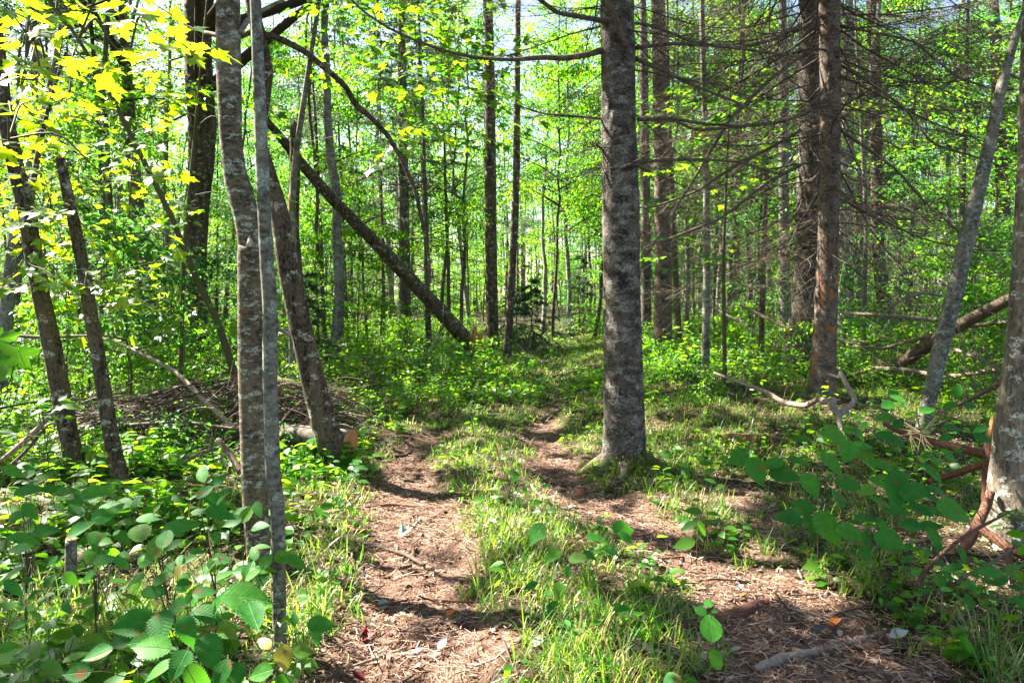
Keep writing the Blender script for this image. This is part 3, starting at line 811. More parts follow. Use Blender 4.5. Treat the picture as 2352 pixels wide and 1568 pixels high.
# long dark branch arching over and hanging down right of the birch
child_tubes('lean', 'branch', [([(585, 75, 18), (640, 88, 15), (700, 118, 14), (760, 168, 13), (795, 200, 13), (815, 240, 14), (850, 268, 12), (890, 310, 11), (925, 370, 10), (955, 440, 9), (972, 520, 8), (985, 590, 6), (990, 650, 4)], (Yt - .2, Yt + .3)),
    ([(600, 70, 12), (590, 68, 12), (540, 88, 14), (500, 82, 12), (470, 75, 9)], (Yt, Yt + .5))], M['dark_bark'], n=70)
def splinters(key, mat, k=7, h=.12):
    t, C = HERO[key]
    top = C[-1]
    g = Geo()
    for i in range(k):
        a = rng.random() * 6.28
        o = np.array([math.cos(a), math.sin(a), 0]) * top[3] * .6
        hh = h * rng.random()
        tubes(g, [[top[:3] + o - (0, 0, .08), top[:3] + o + (0, 0, .3 * hh), top[:3] + o * 1.1 + (0, 0, hh)]], [[top[3] * .4, top[3] * .34, top[3] * .05]], 5, rng.random(), cap=True)
    part('broken_top', g, mat, t)
splinters('snagL', M['cutwood'], 8, .05)
splinters('snagM', M['bleached'], 8, .10)
Ys = HERO['snagM'][0].location.y
child_tubes('snagM', 'bare_wood', [([(668, 520, 6), (668, 480, 12), (671, 430, 12), (674, 360, 4)], (Ys - .10, Ys - .10))], M['cutwood'], rough=.3)

# mossy collar and root toes of the big spruce
fb = np.array(big.location)
for (a, Lr, r0) in [(3.5, .42, .075), (4.35, .36, .06), (5.3, .45, .07), (6.1, .5, .08), (2.6, .4, .07)]:
    dd = np.array([math.cos(a), math.sin(a), 0]); q = []
    for f in np.linspace(0, 1, 9):
        pp = fb + dd * (.09 + Lr * f) + np.array([-dd[1], dd[0], 0]) * .05 * math.sin(3 * f)
        q.append((pp[0], pp[1], float(gh(pp[0], pp[1])) + .13 * (1 - f) ** 2.2 - .035 * f, r0 * (1 - .7 * f)))
    q = np.array(q); g = Geo(); tubes(g, q[:, :3], q[:, 3], 14, .5, rough=.18, freq=14); part('root', g, M['spruce_bark'], big)
g = Geo()
fb = np.array(big.location)
for k in range(1600):
    a = rng.uniform(-2.3, 0.5); zz = abs(rng.normal(0, .07)); rr = .17 + .06 * math.exp(-zz / .1) + rng.uniform(0, .05)
    p = fb + (math.cos(a) * rr + .02, math.sin(a) * rr, zz - .03)
    leaves(g, KITE, [p], [rng.normal(0, .5), rng.normal(0, .5), .8], [math.cos(a), math.sin(a), .3], rng.uniform(.012, .028), rnd=rng.random())
part('moss', g, M['moss'], big)

# ------------------------------------------------------------------ branches of the spruces: whorls of dead drooping limbs
def branch_proto(seed, length=2.6, nsec=26, droop=0.5, curl=0.25, r0=0.016, dense=1.0, lich=True):
    """a dead conifer branch pointing along +X from the origin, sagging, with side twigs in its plane; g, ready for a mesh"""
    rs = np.random.default_rng(seed)
    n = 14
    t = np.linspace(0, 1, n)
    side = rs.normal(0, .10); wob = rs.normal(0, .02, (n, 3)).cumsum(0) * .6
    C = np.stack([t * length * (1 - .12 * t), side * length * t ** 2 + wob[:, 1] * length * .3, -droop * length * np.sin(t * 1.35) * .55 + curl * length * t ** 3 * .5 + wob[:, 2] * length * .2], 1)
    C[0] = 0
    g = Geo()
    tubes(g, C, r0 * (1 - .82 * t), 6, .45, rough=.15, freq=30)
    ns = int(nsec * dense)
    u = np.sort(rs.uniform(.12, .98, ns))
    def at(u): return np.stack([np.interp(u, t, C[:, k]) for k in range(3)], 1)
    def tang(u): return unit(at(np.minimum(u + .03, 1)) - at(np.maximum(u - .03, 0)))
    p = at(u); T = tang(u)
    sgn = np.where(np.arange(ns) % 2 == 0, 1, -1)
    S = unit(np.cross(T, [0, 0, 1])) * sgn[:, None]
    ang = rs.uniform(.5, 1.1, ns)
    D = unit(T * np.cos(ang)[:, None] + S * np.sin(ang)[:, None] + np.stack([np.zeros(ns), np.zeros(ns), rs.normal(-.12, .22, ns)], 1))
    Ls = length * (.12 + .34 * np.sin(math.pi * np.clip(u, .1, .97)) ** .7) * rs.uniform(.45, 1.1, ns)
    m = 6
    w = np.linspace(0, 1, m)
    bend = rs.normal(0, .18, (ns, 3)) ; bend[:, 2] -= .12
    Q = p[:, None] + D[:, None] * (Ls[:, None] * w)[..., None] + (bend[:, None] * (Ls[:, None] * w ** 2)[..., None]) + T[:, None] * (.25 * Ls[:, None] * w ** 2)[..., None]
    rr = r0 * (.34 * (1 - .5 * u))[:, None] * (1 - .75 * w)[None]
    tubes(g, Q, np.maximum(rr, .0012), 4, rs.random(ns))
    # third order
    nt = int(ns * 5 * dense)
    k = rs.integers(0, ns, nt); v = rs.uniform(.15, .95, nt)
    i0 = np.minimum((v * (m - 1)).astype(int), m - 2); fr = v * (m - 1) - i0
    pp = Q[k, i0] * (1 - fr)[:, None] + Q[k, i0 + 1] * fr[:, None]
    tt = unit(Q[k, i0 + 1] - Q[k, i0])
    s2 = unit(np.cross(tt, [0, 0, 1]) + rs.normal(0, .35, (nt, 3))) * np.where(rs.random(nt) < .5, 1, -1)[:, None]
    a2 = rs.uniform(.5, 1.2, nt)
    d2 = unit(tt * np.cos(a2)[:, None] + s2 * np.sin(a2)[:, None])
    l2 = Ls[k] * rs.uniform(.10, .45, nt)
    w2 = np.linspace(0, 1, 4)
    q2 = pp[:, None] + d2[:, None] * (l2[:, None] * w2)[..., None] + (rs.normal(0, .2, (nt, 3))[:, None] * (l2[:, None] * w2 ** 2)[..., None])
    tubes(g, q2, np.broadcast_to(np.maximum(.0019 * (1 - .6 * w2), .0008), (nt, 4)), 3, rs.random(nt))
    return g

BR = []
for k in range(7):
    g = branch_proto(100 + k, length=2.6, nsec=30 + 2 * (k % 3), r0=.012, droop=[.35, .55, .75, .5, .2, .65, .42][k], curl=[.1, .3, .2, .5, .1, .35, .6][k], dense=.85)
    BR.append(g.mesh('branch', M['twig']))

def put_branch(tree, C, z, az, length, tilt, proto=None, label=None):
    """tilt: radians up (+) or down; az: heading in the ground plane"""
    zs = C[:, 2]
    c = np.array([np.interp(z, zs, C[:, k]) for k in range(3)])
    r = np.interp(z, zs, C[:, 3]) * .8
    o = bpy.data.objects.new('branch', BR[proto if proto is not None else rng.integers(0, len(BR))])
    COL.objects.link(o); o.parent = tree
    p = c + r * np.array([math.cos(az), math.sin(az), 0]) - np.array(tree.location)
    o.location = p
    s = length / 2.6
    o.scale = (s, s * rng.uniform(.8, 1.15), s)
    o.rotation_euler = Euler((rng.uniform(-.4, .4), -tilt, az), 'XYZ')
    return o

def whorls(tree, C, z0, z1, step, per, len0, len1, tilt, azs=None, jit=.25):
    z = z0
    while z < z1:
        f = (z - z0) / (z1 - z0)
        a0 = rng.uniform(0, 6.28)
        for i in range(per):
            a = a0 + i * 6.283 / per + rng.normal(0, .25)
            if azs is not None and not azs(a % 6.283, z):
                continue
            put_branch(tree, C, z + rng.normal(0, .05), a, (len0 + (len1 - len0) * f) * rng.uniform(.6, 1.1), tilt + rng.normal(0, jit))
        z += step * rng.uniform(.7, 1.3)

# the twin spruces bristle with long dead branches from head height up
wC = lambda a, z: True
whorls(twa, twaC, 2.0, 7.4, .29, 5, 2.4, 3.6, -.08)
whorls(twb, twbC, 2.1, 7.4, .31, 5, 2.2, 3.4, -.05)
# some short broken stubs lower down
whorls(twa, twaC, .9, 2.1, .4, 2, .7, 1.2, 0.0)
whorls(twb, twbC, 1.2, 2.1, .4, 2, .6, 1.0, 0.0)
# the big spruce: bare to eye level on the path side, thin dead branches higher, long ones near the frame top
whorls(big, bigC, 2.55, 3.9, .42, 4, 1.0, 1.7, .0, azs=lambda a, z: not (3.7 < a < 5.6))
whorls(big, bigC, 3.7, 7.5, .4, 5, 1.7, 2.6, .05)
for nm, z0, z1, st, pr, l0, l1 in [('midC', 1.0, 9, .5, 4, 1.2, 1.9), ('midA', 3.2, 10, .7, 3, 1.0, 1.6), ('midB', 3.4, 9, .8, 3, .8, 1.4), ('redR', 1.2, 9, .45, 4, 1.0, 2.0), ('redR2', 1.2, 8, .5, 4, .8, 1.6),
                           ('mossL', 1.2, 9, .45, 4, 1.2, 2.2), ('backR1', 2.0, 9, .6, 3, .9, 1.5), ('backR2', 2.4, 9, .7, 3, 1.0, 1.5)]:
    whorls(HERO[nm][0], HERO[nm][1], z0, z1, st, pr, l0, l1, .0)

def px_branch(key, name, paths, mat, twigs=0, tl=.35, sides=8, n=40, tw_r=.0022):
    """limbs whose course is taken from the photo, with fine side twigs"""
    t = HERO[key][0]
    for (path, Ya, Yb_) in paths:
        pts = []
        for i, (dx, dy, w) in enumerate(path):
            Y = Ya + (Yb_ - Ya) * i / (len(path) - 1)
            p = P(dx, dy, Y); pts.append((*p, w / 2 / F * Y))
        b = resample(np.array(pts), n)
        g = Geo(); tubes(g, b[:, :3], b[:, 3], sides, .6, cap=True, rough=.12, freq=25)
        if twigs:
            u = rng.uniform(.1, 1, twigs); ii = (u * (n - 2)).astype(int)
            T = unit(b[ii + 1, :3] - b[ii, :3])
            S = randdir(twigs); S[:, 2] = S[:, 2] * .5 - .15
            D = unit(T * .7 + S)
            L = tl * rng.uniform(.3, 1, twigs); w = np.linspace(0, 1, 5)
            Q = b[ii, :3][:, None] + D[:, None] * (L[:, None] * w)[..., None] + rng.normal(0, .2, (twigs, 1, 3)) * (L[:, None] * w ** 2)[..., None]
            tubes(g, Q, np.broadcast_to(tw_r * (1 - .7 * w), (twigs, 5)), 3, rng.random(twigs))
        part(name, g, mat, t)
Yg = big.location.y
px_branch('big', 'branch', [
    ([(1390, 112, 16), (1360, 124, 13), (1300, 134, 13), (1240, 132, 12), (1180, 138, 9), (1100, 134, 8), (1040, 122, 7), (960, 96, 6), (890, 64, 6), (830, 24, 5), (800, -10, 5)], Yg, Yg - .8),
    ([(1440, 105, 14), (1420, 60, 12), (1410, 30, 13), (1395, 5, 12), (1390, -30, 12)], Yg - .2, Yg - .3),
    ([(1395, 50, 12), (1340, 40, 12), (1280, 30, 10), (1240, 0, 9), (1200, -30, 8)], Yg - .1, Yg - .6),
    ([(1460, 135, 11), (1520, 160, 9), (1600, 200, 8), (1680, 230, 6), (1760, 270, 5)], Yg, Yg - .7),
    ([(1460, 110, 10), (1540, 100, 8), (1640, 105, 7), (1760, 120, 6), (1850, 135, 4)], Yg, Yg - .4),
    ([(1465, 275, 9), (1540, 272, 8), (1620, 285, 7), (1720, 290, 5)], Yg, Yg + .3),
    ([(1468, 372, 9), (1530, 368, 7), (1610, 366, 6), (1700, 372, 5), (1790, 400, 4)], Yg, Yg - .2),
    ([(1428, 385, 6), (1445, 379, 9), (1466, 380, 12)], Yg - .23, Yg - .05),
    ([(1392, 275, 7), (1330, 268, 6), (1250, 262, 4), (1180, 240, 3)], Yg, Yg - .3),
    ([(1392, 345, 6), (1376, 338, 5), (1368, 330, 3)], Yg, Yg - .1),
], M['twig'], twigs=40, tl=.5)
Yw = twb.location.y
px_branch('twb', 'branch', [
    ([(1930, 300, 8), (1990, 340, 7), (2060, 390, 6), (2130, 470, 5), (2200, 530, 4), (2260, 580, 3)], Yw, Yw - 1.2),
    ([(1930, 60, 7), (2010, 75, 6), (2100, 95, 5), (2200, 180, 5), (2300, 210, 4), (2360, 200, 3)], Yw, Yw - 2.0),
    ([(1930, 150, 7), (2000, 190, 6), (2080, 250, 5), (2140, 330, 5), (2240, 360, 4), (2350, 400, 3)], Yw, Yw - 1.5),
], M['twig'], twigs=60, tl=.7)
px_branch('twa', 'branch', [
    ([(1838, 60, 10), (1780, 90, 9), (1700, 110, 8), (1600, 100, 8), (1500, 60, 7), (1440, 50, 6)], Yw, Yw - 2.2),
    ([(1838, 130, 9), (1760, 190, 8), (1680, 270, 8), (1600, 400, 6), (1540, 500, 5), (1500, 560, 4)], Yw, Yw - 1.6),
    ([(1838, 300, 9), (1770, 340, 8), (1690, 380, 8), (1600, 440, 6), (1520, 470, 5), (1480, 480, 4)], Yw, Yw - 1.2),
    ([(1838, 380, 9), (1760, 420, 8), (1660, 500, 6), (1560, 540, 5), (1480, 570, 4)], Yw, Yw - 1.2),
    ([(1900, 240, 7), (1800, 280, 8), (1700, 290, 8), (1600, 300, 7), (1530, 270, 5)], Yw - .4, Yw - 1.5),
], M['twig'], twigs=60, tl=.7)

# ------------------------------------------------------------------ crowns
def crown_leaves(g, centers, radii, per, size, tpl=KITE, flat=.45, rs=rng, tw=True):
    """leaf clusters: tilted flattish sprays with a fine twig in each"""
    K = len(centers)
    centers = np.asarray(centers, float); radii = np.broadcast_to(radii, (K,))
    k = np.repeat(np.arange(K), per); N = len(k)
    o = rs.normal(0, 1, (N, 3)); o = o / (np.linalg.norm(o, axis=1, keepdims=True) + 1e-6) * (rs.random((N, 1)) ** .5)
    o[:, 2] *= flat
    pos = centers[k] + o * radii[k][:, None]
    d = o * [1, 1, .4] + rs.normal(0, .45, (N, 3)); d[:, 2] -= .25
    nn = rs.normal(0, .38, (N, 3)); nn[:, 2] += 1.0
    crand = rs.random(K) * .5
    leaves(g, tpl, pos, d, nn, size * rs.uniform(.6, 1.15, N), np.clip(crand[k] + rs.random(N) * .55, 0, 1) * np.where(rs.random(N) < .985, .93, 1.07))

def sap_proto(seed, H, nbr, leaf, per, spread, tpl=KITE, low=.25):
    """understorey sapling: a crooked stem and tiers of flat leaf sprays"""
    rs = np.random.default_rng(seed)
    n = 12; t = np.linspace(0, 1, n)
    C = np.stack([rs.normal(0, .04, n).cumsum() * .5, rs.normal(0, .04, n).cumsum() * .5, t * H], 1); C[0] = 0
    g = Geo(); gl = Geo()
    C2 = np.vstack([C[0] - (0, 0, .2), C])
    tubes(g, C2, np.concatenate([[.004 + .0055 * H], (.004 + .0055 * H) * (1 - .85 * t)]), 6, .5)
    u = np.sort(rs.uniform(low, 1, nbr)); p = np.stack([np.interp(u, t, C[:, k]) for k in range(3)], 1)
    az = rs.uniform(0, 6.28, nbr)
    L = spread * (1.15 - .75 * u) * rs.uniform(.5, 1.2, nbr)
    D = np.stack([np.cos(az), np.sin(az), rs.uniform(.0, .55, nbr)], 1)
    w = np.linspace(0, 1, 5)
    Q = p[:, None] + D[:, None] * (L[:, None] * w)[..., None]; Q[..., 2] -= (.25 * L[:, None] * w ** 2)
    tubes(g, Q, (.0035 + .004 * L)[:, None] * (1 - .8 * w)[None], 4, .4)
    cs = []; rr = []
    for i in range(nbr):
        for f in (.35, .65, 1.0):
            cs.append(Q[i, int(f * 4)] + rs.normal(0, .05, 3)); rr.append(.16 + .17 * L[i] * (1.2 - .4 * f))
    crown_leaves(gl, cs, np.array(rr), per, leaf, tpl, .28, rs)
    return g, gl

def hard_proto(seed, H, r0, c0, crad, ncl, per, leaf, lean=.3, dead=14):
    """forest hardwood: tall thin trunk, a few dead low twigs, airy crown from c0*H up"""
    rs = np.random.default_rng(seed)
    n = 18; t = np.linspace(0, 1, n)
    C = np.stack([rs.normal(0, .09, n).cumsum() * .6 + lean * rs.normal() * t, rs.normal(0, .09, n).cumsum() * .6, t * H], 1); C[0] = 0
    g = Geo(); gl = Geo()
    C2 = np.vstack([C[0] - (0, 0, .3), C]); RR = np.concatenate([[r0 * 1.15], r0 * (1 - .8 * t)])
    tubes(g, C2, RR, 9, .5, rough=.1, freq=3)
    ct = Geo()
    nb = max(4, ncl // 3)
    u = np.sort(rs.uniform(c0, 1, nb)); p = np.stack([np.interp(u, t, C[:, k]) for k in range(3)], 1)
    az = rs.uniform(0, 6.28, nb); L = crad * (1.1 - .6 * (u - c0) / (1 - c0)) * rs.uniform(.5, 1.15, nb)
    D = np.stack([np.cos(az), np.sin(az), rs.uniform(.3, .9, nb)], 1); w = np.linspace(0, 1, 5)
    Q = p[:, None] + D[:, None] * (L[:, None] * w)[..., None]; Q[..., 2] -= .3 * L[:, None] * w ** 2
    tubes(ct, Q, (.008 + .012 * L)[:, None] * (1 - .8 * w)[None], 4, .4)
    cs = []; rr = []
    for i in range(nb):
        for f in (2, 3, 4):
            cs.append(Q[i, f] + rs.normal(0, .2, 3)); rr.append(rs.uniform(.35, .6) + .1 * L[i])
    crown_leaves(gl, cs, np.array(rr), per, leaf, KITE, .4, rs)
    if dead:
        ud = rs.uniform(.12, c0 + .15, dead); pd = np.stack([np.interp(ud, t, C[:, k]) for k in range(3)], 1)
        a = rs.uniform(0, 6.28, dead); Ld = rs.uniform(.3, 1.2, dead)
        Dd = np.stack([np.cos(a), np.sin(a), rs.uniform(-.3, .5, dead)], 1)
        Qd = pd[:, None] + Dd[:, None] * (Ld[:, None] * w)[..., None] + rs.normal(0, .1, (dead, 1, 3)) * (Ld[:, None] * w ** 2)[..., None]
        tubes(ct, Qd, (.007) * np.ones((dead, 1)) * (1 - .7 * w)[None], 3, .4)
    return g, ct, gl

def con_proto(seed, H, r0, c0, blen, nb, needles, dead=30):
    """thin forest conifer: dead twiggy lower branches, drooping needled ones above"""
    rs = np.random.default_rng(seed)
    n = 14; t = np.linspace(0, 1, n)
    C = np.stack([rs.normal(0, .04, n).cumsum() * .5, rs.normal(0, .04, n).cumsum() * .5, t * H], 1); C[0] = 0
    g = Geo(); ct = Geo(); gl = Geo()
    C2 = np.vstack([C[0] - (0, 0, .3), C]); tubes(g, C2, np.concatenate([[r0 * 1.15], r0 * (1 - .85 * t)]), 9, .5, rough=.08, freq=4)
    for live in (0, 1):
        m = nb if live else dead
        u = rs.uniform(c0, .98, m) if live else rs.uniform(.10, c0 + .1, m)
        p = np.stack([np.interp(u, t, C[:, k]) for k in range(3)], 1)
        az = rs.uniform(0, 6.28, m); L = blen * (1.15 - u) * rs.uniform(.5, 1.1, m) * (1.2 if live else .9)
        w = np.linspace(0, 1, 6)
        D = np.stack([np.cos(az), np.sin(az), rs.uniform(-.25, .15, m)], 1)
        Q = p[:, None] + D[:, None] * (L[:, None] * w)[..., None]; Q[..., 2] -= (.30 * L[:, None] * w ** 1.5); Q[..., 2] += (.15 * L[:, None] * w ** 4)
        tubes(ct, Q, (.004 + .007 * L)[:, None] * (1 - .75 * w)[None], 4, rs.random(m))
        nt = m * (10 if live else 8)
        k = rs.integers(0, m, nt); v = rs.uniform(.1, 1, nt); i0 = np.minimum((v * 5).astype(int), 4)
        fr = v * 5 - i0; pp = Q[k, i0] * (1 - fr)[:, None] + Q[k, i0 + 1] * fr[:, None]
        T = unit(Q[k, i0 + 1] - Q[k, i0]); S = unit(np.cross(T, [0, 0, 1])) * np.where(rs.random(nt) < .5, 1, -1)[:, None]
        d2 = unit(T * .6 + S * .8 + rs.normal(0, .2, (nt, 3))); L2 = L[k] * rs.uniform(.12, .4, nt)
        w2 = np.linspace(0, 1, 4)
        q2 = pp[:, None] + d2[:, None] * (L2[:, None] * w2)[..., None]; q2[..., 2] -= .3 * L2[:, None] * w2 ** 2
        tubes(ct, q2, np.broadcast_to(.0035 * (1 - .6 * w2), (nt, 4)), 3, rs.random(nt))
        if live:
            nn = needles
            kk = rs.integers(0, nt, nn); vv = rs.uniform(0, 1, nn); ii = np.minimum((vv * 3).astype(int), 2)
            ps = q2[kk, ii] + (q2[kk, ii + 1] - q2[kk, ii]) * (vv * 3 - ii)[:, None]
            tt = unit(q2[kk, ii + 1] - q2[kk, ii])
            dd = unit(tt + rs.normal(0, .55, (nn, 3)))
            leaves(gl, KITE, ps, dd, randdir(nn, .5) if False else rs.normal(0, 1, (nn, 3)), rs.uniform(.06, .12, nn), rs.random(nn), width=.30)
    return g, ct, gl

PARK = []
def proto_thing(name, cat, parts_):
    t = thing(name, '', cat, (0, 0, 0))
    for nm, g, m in parts_:
        if g.n: part(nm, g, m, t)
    PARK.append(t)
    return t
SAPS = []
for k in range(9):
    H = [1.6, 2.4, 3.2, 4.2, 2.0, 5.2, 3.6, 7.5, 9.5][k]
    g, gl = sap_proto(300 + k, H, int(8 + H * 5), .088, 22, .5 + .24 * H, OVAL if k in (0, 1, 4) else KITE)
    SAPS.append(proto_thing('maple_sapling', 'sapling', [('stem', g, M['stem']), ('foliage', gl, M['leaf_dark'] if k in (1, 3, 5, 8) else M['leaf'])]))
SHRUBS = []
for k in range(5):
    H = [.5, .75, 1.0, .6, 1.2][k]
    g, gl = sap_proto(350 + k, H, 9 + 2 * k, .07, 12, .42 + .1 * k, OVAL, low=.1)
    SHRUBS.append(proto_thing('shrub', 'shrub', [('stem', g, M['stem']), ('foliage', gl, M['leaf_dark'] if k in (0, 3) else M['leaf'])]))
HARDS = []
for k in range(6):
    H = [13, 15, 12, 16, 11, 14][k]
    g, ct, gl = hard_proto(400 + k, H, [.085, .12, .07, .14, .06, .10][k], [.30, .42, .22, .5, .28, .38][k], 2.2, [66, 72, 60, 72, 54, 66][k], 95, .125)
    HARDS.append(proto_thing('hardwood_tree', 'tree', [('trunk', g, M['far_bark'] if k % 2 == 0 else M['pale_bark']), ('crown', gl.absorb(ct, 1), [M['leaf'] if k not in (0, 3) else M['leaf_dark'], M['twig']])]))
CONS = []
for k in range(4):
    H = [12, 14, 10, 13][k]
    g, ct, gl = con_proto(450 + k, H, [.07, .09, .06, .075][k], [.42, .5, .3, .38][k], 2.2, 60, 15000)
    CONS.append(proto_thing('conifer_tree', 'tree', [('trunk', g, M['far_bark']), ('crown', gl.absorb(ct, 1), [M['needle'], M['dead']])]))
FIRS = []
for k in range(2):
    g, ct, gl = con_proto(470 + k, 2.4 + k, .03, .05, 1.3, 60, 12000, dead=2)
    FIRS.append(proto_thing('young_fir', 'tree', [('trunk', g, M['far_bark']), ('crown', gl.absorb(ct, 1), [M['needle'], M['twig']])]))

# ------------------------------------------------------------------ the background wood
PATHC = np.array([(p[1], p[0]) for p in RUT_R[2:]][::1])
def path_x(y):
    ys = PATHC[:, 0]; xs = PATHC[:, 1]
    o = np.argsort(ys)
    return np.interp(y, ys[o], xs[o])

used = set()
def zone(x, y):
    px = 1176 + x / y * F
    if px < 300: return 'left picture edge'
    if px < 575: return 'left of young birch'
    if px < 850: return 'between birch and leaning log'
    if px < 1160: return 'behind leaning log'
    if px < 1400: return 'between far path and big spruce'
    if px < 1640: return 'just right of big spruce'
    if px < 1850: return 'left of twin spruces'
    if px < 2100: return 'right of twin spruces'
    return 'right picture edge'
def far_word(y):
    return 'fairly near' if y < 12 else ('in the middle distance' if y < 22 else ('well back' if y < 34 else 'far back'))
firstuse = set()
def plant_copy(protos, k, x, y, sc, what, group):
    z = float(gh(x, y))
    lab = f'{what} {far_word(y)}, {zone(x, y)}'
    src = protos[k]
    rz = rng.uniform(0, 6.28)
    if id(src) in firstuse or True:
        o = dup(src, (x, y, z), rz, sc, lab, f'{group} {far_word(y)} {zone(x, y)}', tilt=(rng.normal(0, .03), rng.normal(0, .03)))
    return o

placed = []
def free(x, y, d):
    for (a, b) in placed:
        if (a - x) ** 2 + (b - y) ** 2 < d * d: return False
    placed.append((x, y)); return True
for k, (t, b) in HERO.items():
    placed.append((t.location.x, t.location.y))

# trunks that can be told apart in the photo, by their column and their depth
for (dx, y, kind, k, sc) in [(755, 21, 'h', 2, 1.0), (842, 24, 'h', 4, .9), (1005, 26, 'h', 0, .9), (1050, 22, 'h', 2, .9), (1075, 30, 'h', 1, .9), (1245, 33, 'h', 3, .8), (1270, 26, 'h', 4, 1.1),
                             (1310, 30, 'h', 1, .9), (1345, 36, 'h', 5, 1), (1365, 24, 'h', 2, 1.0), (1500, 22, 'h', 4, 1), (1580, 25, 'h', 1, .9), (1660, 21, 'h', 2, 1.1), (1690, 28, 'h', 5, 1),
                             (1725, 24, 'h', 0, 1), (1780, 30, 'h', 3, .9), (1975, 20, 'h', 1, 1), (2040, 26, 'h', 2, 1.1), (2085, 22, 'h', 0, .9), (2130, 28, 'h', 4, 1), (2170, 24, 'h', 5, 1), (2215, 30, 'h', 3, .9),
                             (2255, 22, 'h', 2, 1), (2340, 19, 'h', 0, 1.1), (30, 17, 'h', 3, .8), (110, 20, 'h', 4, 1.1), (215, 16, 'h', 2, 1.2), (265, 24, 'h', 1, 1), (390, 22, 'h', 5, 1), (505, 27, 'h', 0, 1), (640, 26, 'h', 2, 1),
                             (800, 25, 'c', 0, 1), (985, 24, 'c', 0, .95), (745, 22.5, 'c', 1, .9), (1035, 23, 'c', 3, .9), (880, 22, 'c', 2, 1), (985, 19, 'c', 1, .9), (260, 18, 'c', 1, 1), (160, 24, 'c', 3, 1), (1420, 24, 'c', 0, 1), (1640, 24, 'c', 2, 1), (1900, 20, 'c', 3, 1), (2200, 19, 'c', 1, .9)]:
    x = (dx - 1176) / F * y
    placed.append((x, y))
    if kind == 'h': plant_copy(HARDS, k, x, y, sc, 'slim straight hardwood with light green crown,', 'hardwoods')
    else: plant_copy(CONS, k, x, y, sc, 'thin conifer hung with dead grey twigs,', 'conifers')
n = 0
for _ in range(6000):
    y = 18 + 60 * rng.random() ** .8; x = rng.uniform(-.80, .80) * y
    if abs(x - path_x(min(y, 40))) < (1.3 + .02 * y if y < 42 else 0): continue
    if -9.5 < x < -2.5 and 20 < y < 37 and rng.random() < .85: continue
    if 645 < 1176 + x / y * F < 712 and y < 45: continue
    if not free(x, y, 1.5 + .03 * y): continue
    if rng.random() < .24: plant_copy(CONS, rng.integers(4), x, y, rng.uniform(.8, 1.15), 'thin conifer hung with dead grey twigs,', 'conifers')
    else: plant_copy(HARDS, rng.integers(6), x, y, rng.uniform(.75, 1.1), 'slim straight hardwood with light green crown,', 'hardwoods')
    n += 1
    if n >= 180: break
n = 0
for _ in range(6000):
    y = 7.5 + 50 * rng.random() ** .95; x = rng.uniform(-.78, .78) * y
    if abs(x - path_x(y)) < 1.2 + .035 * y: continue
    if y < 13 and -1.2 < x < 5.5: continue
    if y < 20 and .12 < x / y < .18: continue
    if y < 19 and -.36 < x / y < -.04: continue
    if not free(x, y, .8): continue
    kk = rng.choice([0, 1, 4]) if y < 11 else (rng.integers(7) if y < 17 else rng.integers(9))
    plant_copy(SAPS, kk, x, y, rng.uniform(.7, 1.2), 'leafy green maple sapling with tiered leaves,', 'saplings'); n += 1
    if n >= 210: break
for (dx, y) in [(1230, 22), (1175, 25), (1330, 27), (700, 19), (2080, 22)]:
    x = (dx - 1176) / F * y
    plant_copy(FIRS, rng.integers(2), x, y, rng.uniform(.7, 1), 'young dark green fir,', 'young firs')
n = 0
for _ in range(6000):
    y = 8.0 + 24 * rng.random() ** 1.2; x = rng.uniform(-.76, .76) * y
    if abs(x - path_x(y)) < .9 + .03 * y: continue
    if y < 11 and -1.6 < x < 2.2: continue
    if not free(x, y, .5): continue
    plant_copy(SHRUBS, rng.integers(5), x, y, rng.uniform(.5, 1.1) * (1 if y > 11 else .7), 'low leafy green bush,', 'bushes'); n += 1
    if n >= 170: break
# the prototypes themselves take real places too
for i, t in enumerate(PARK):
    y = 24 + 2.3 * (i % 9); x = (-0.66 + 0.055 * i) * y
    if abs(x - path_x(y)) < 2: x += 3.5
    t.location = (x, y, float(gh(x, y)))
    nm = t.name.split('.')[0]
    what, grp = {'maple_sapling': ('leafy green maple sapling with tiered leaves,', 'saplings'), 'shrub': ('low leafy green bush,', 'bushes'),
            'hardwood_tree': ('slim straight hardwood with light green crown,', 'hardwoods'), 'conifer_tree': ('thin conifer hung with dead grey twigs,', 'conifers'), 'young_fir': ('young dark green fir,', 'young firs')}[nm]
    t['label'] = f'{what} {far_word(y)}, {zone(x, y)}'; t['group'] = f'{grp} {far_word(y)} {zone(x, y)}'

# the far edge of the wood, where single trees can no longer be told apart
g = Geo()
n = 3000
y = rng.uniform(70, 125, n); x = rng.uniform(-.85, .85, n) * y
cs = np.stack([x, y, gh(x, y) + 26 * rng.random(n) ** 1.1], 1)
crown_leaves(g, cs, rng.uniform(1.2, 2.6, n), 46, .55)
n = 400; y = rng.uniform(75, 120, n); x = rng.uniform(-.85, .85, n) * y; z = gh(x, y)
tubes(g, np.stack([np.stack([x, y, z - .5], 1), np.stack([x + rng.normal(0, .3, n), y, z + 9], 1), np.stack([x + rng.normal(0, .6, n), y, z + 19], 1)], 1), np.array([[.16, .12, .05]] * n), 5, .5, mi=1)
solo('far_wood', g, [M['leaf'], M['far_bark']], kind='stuff')

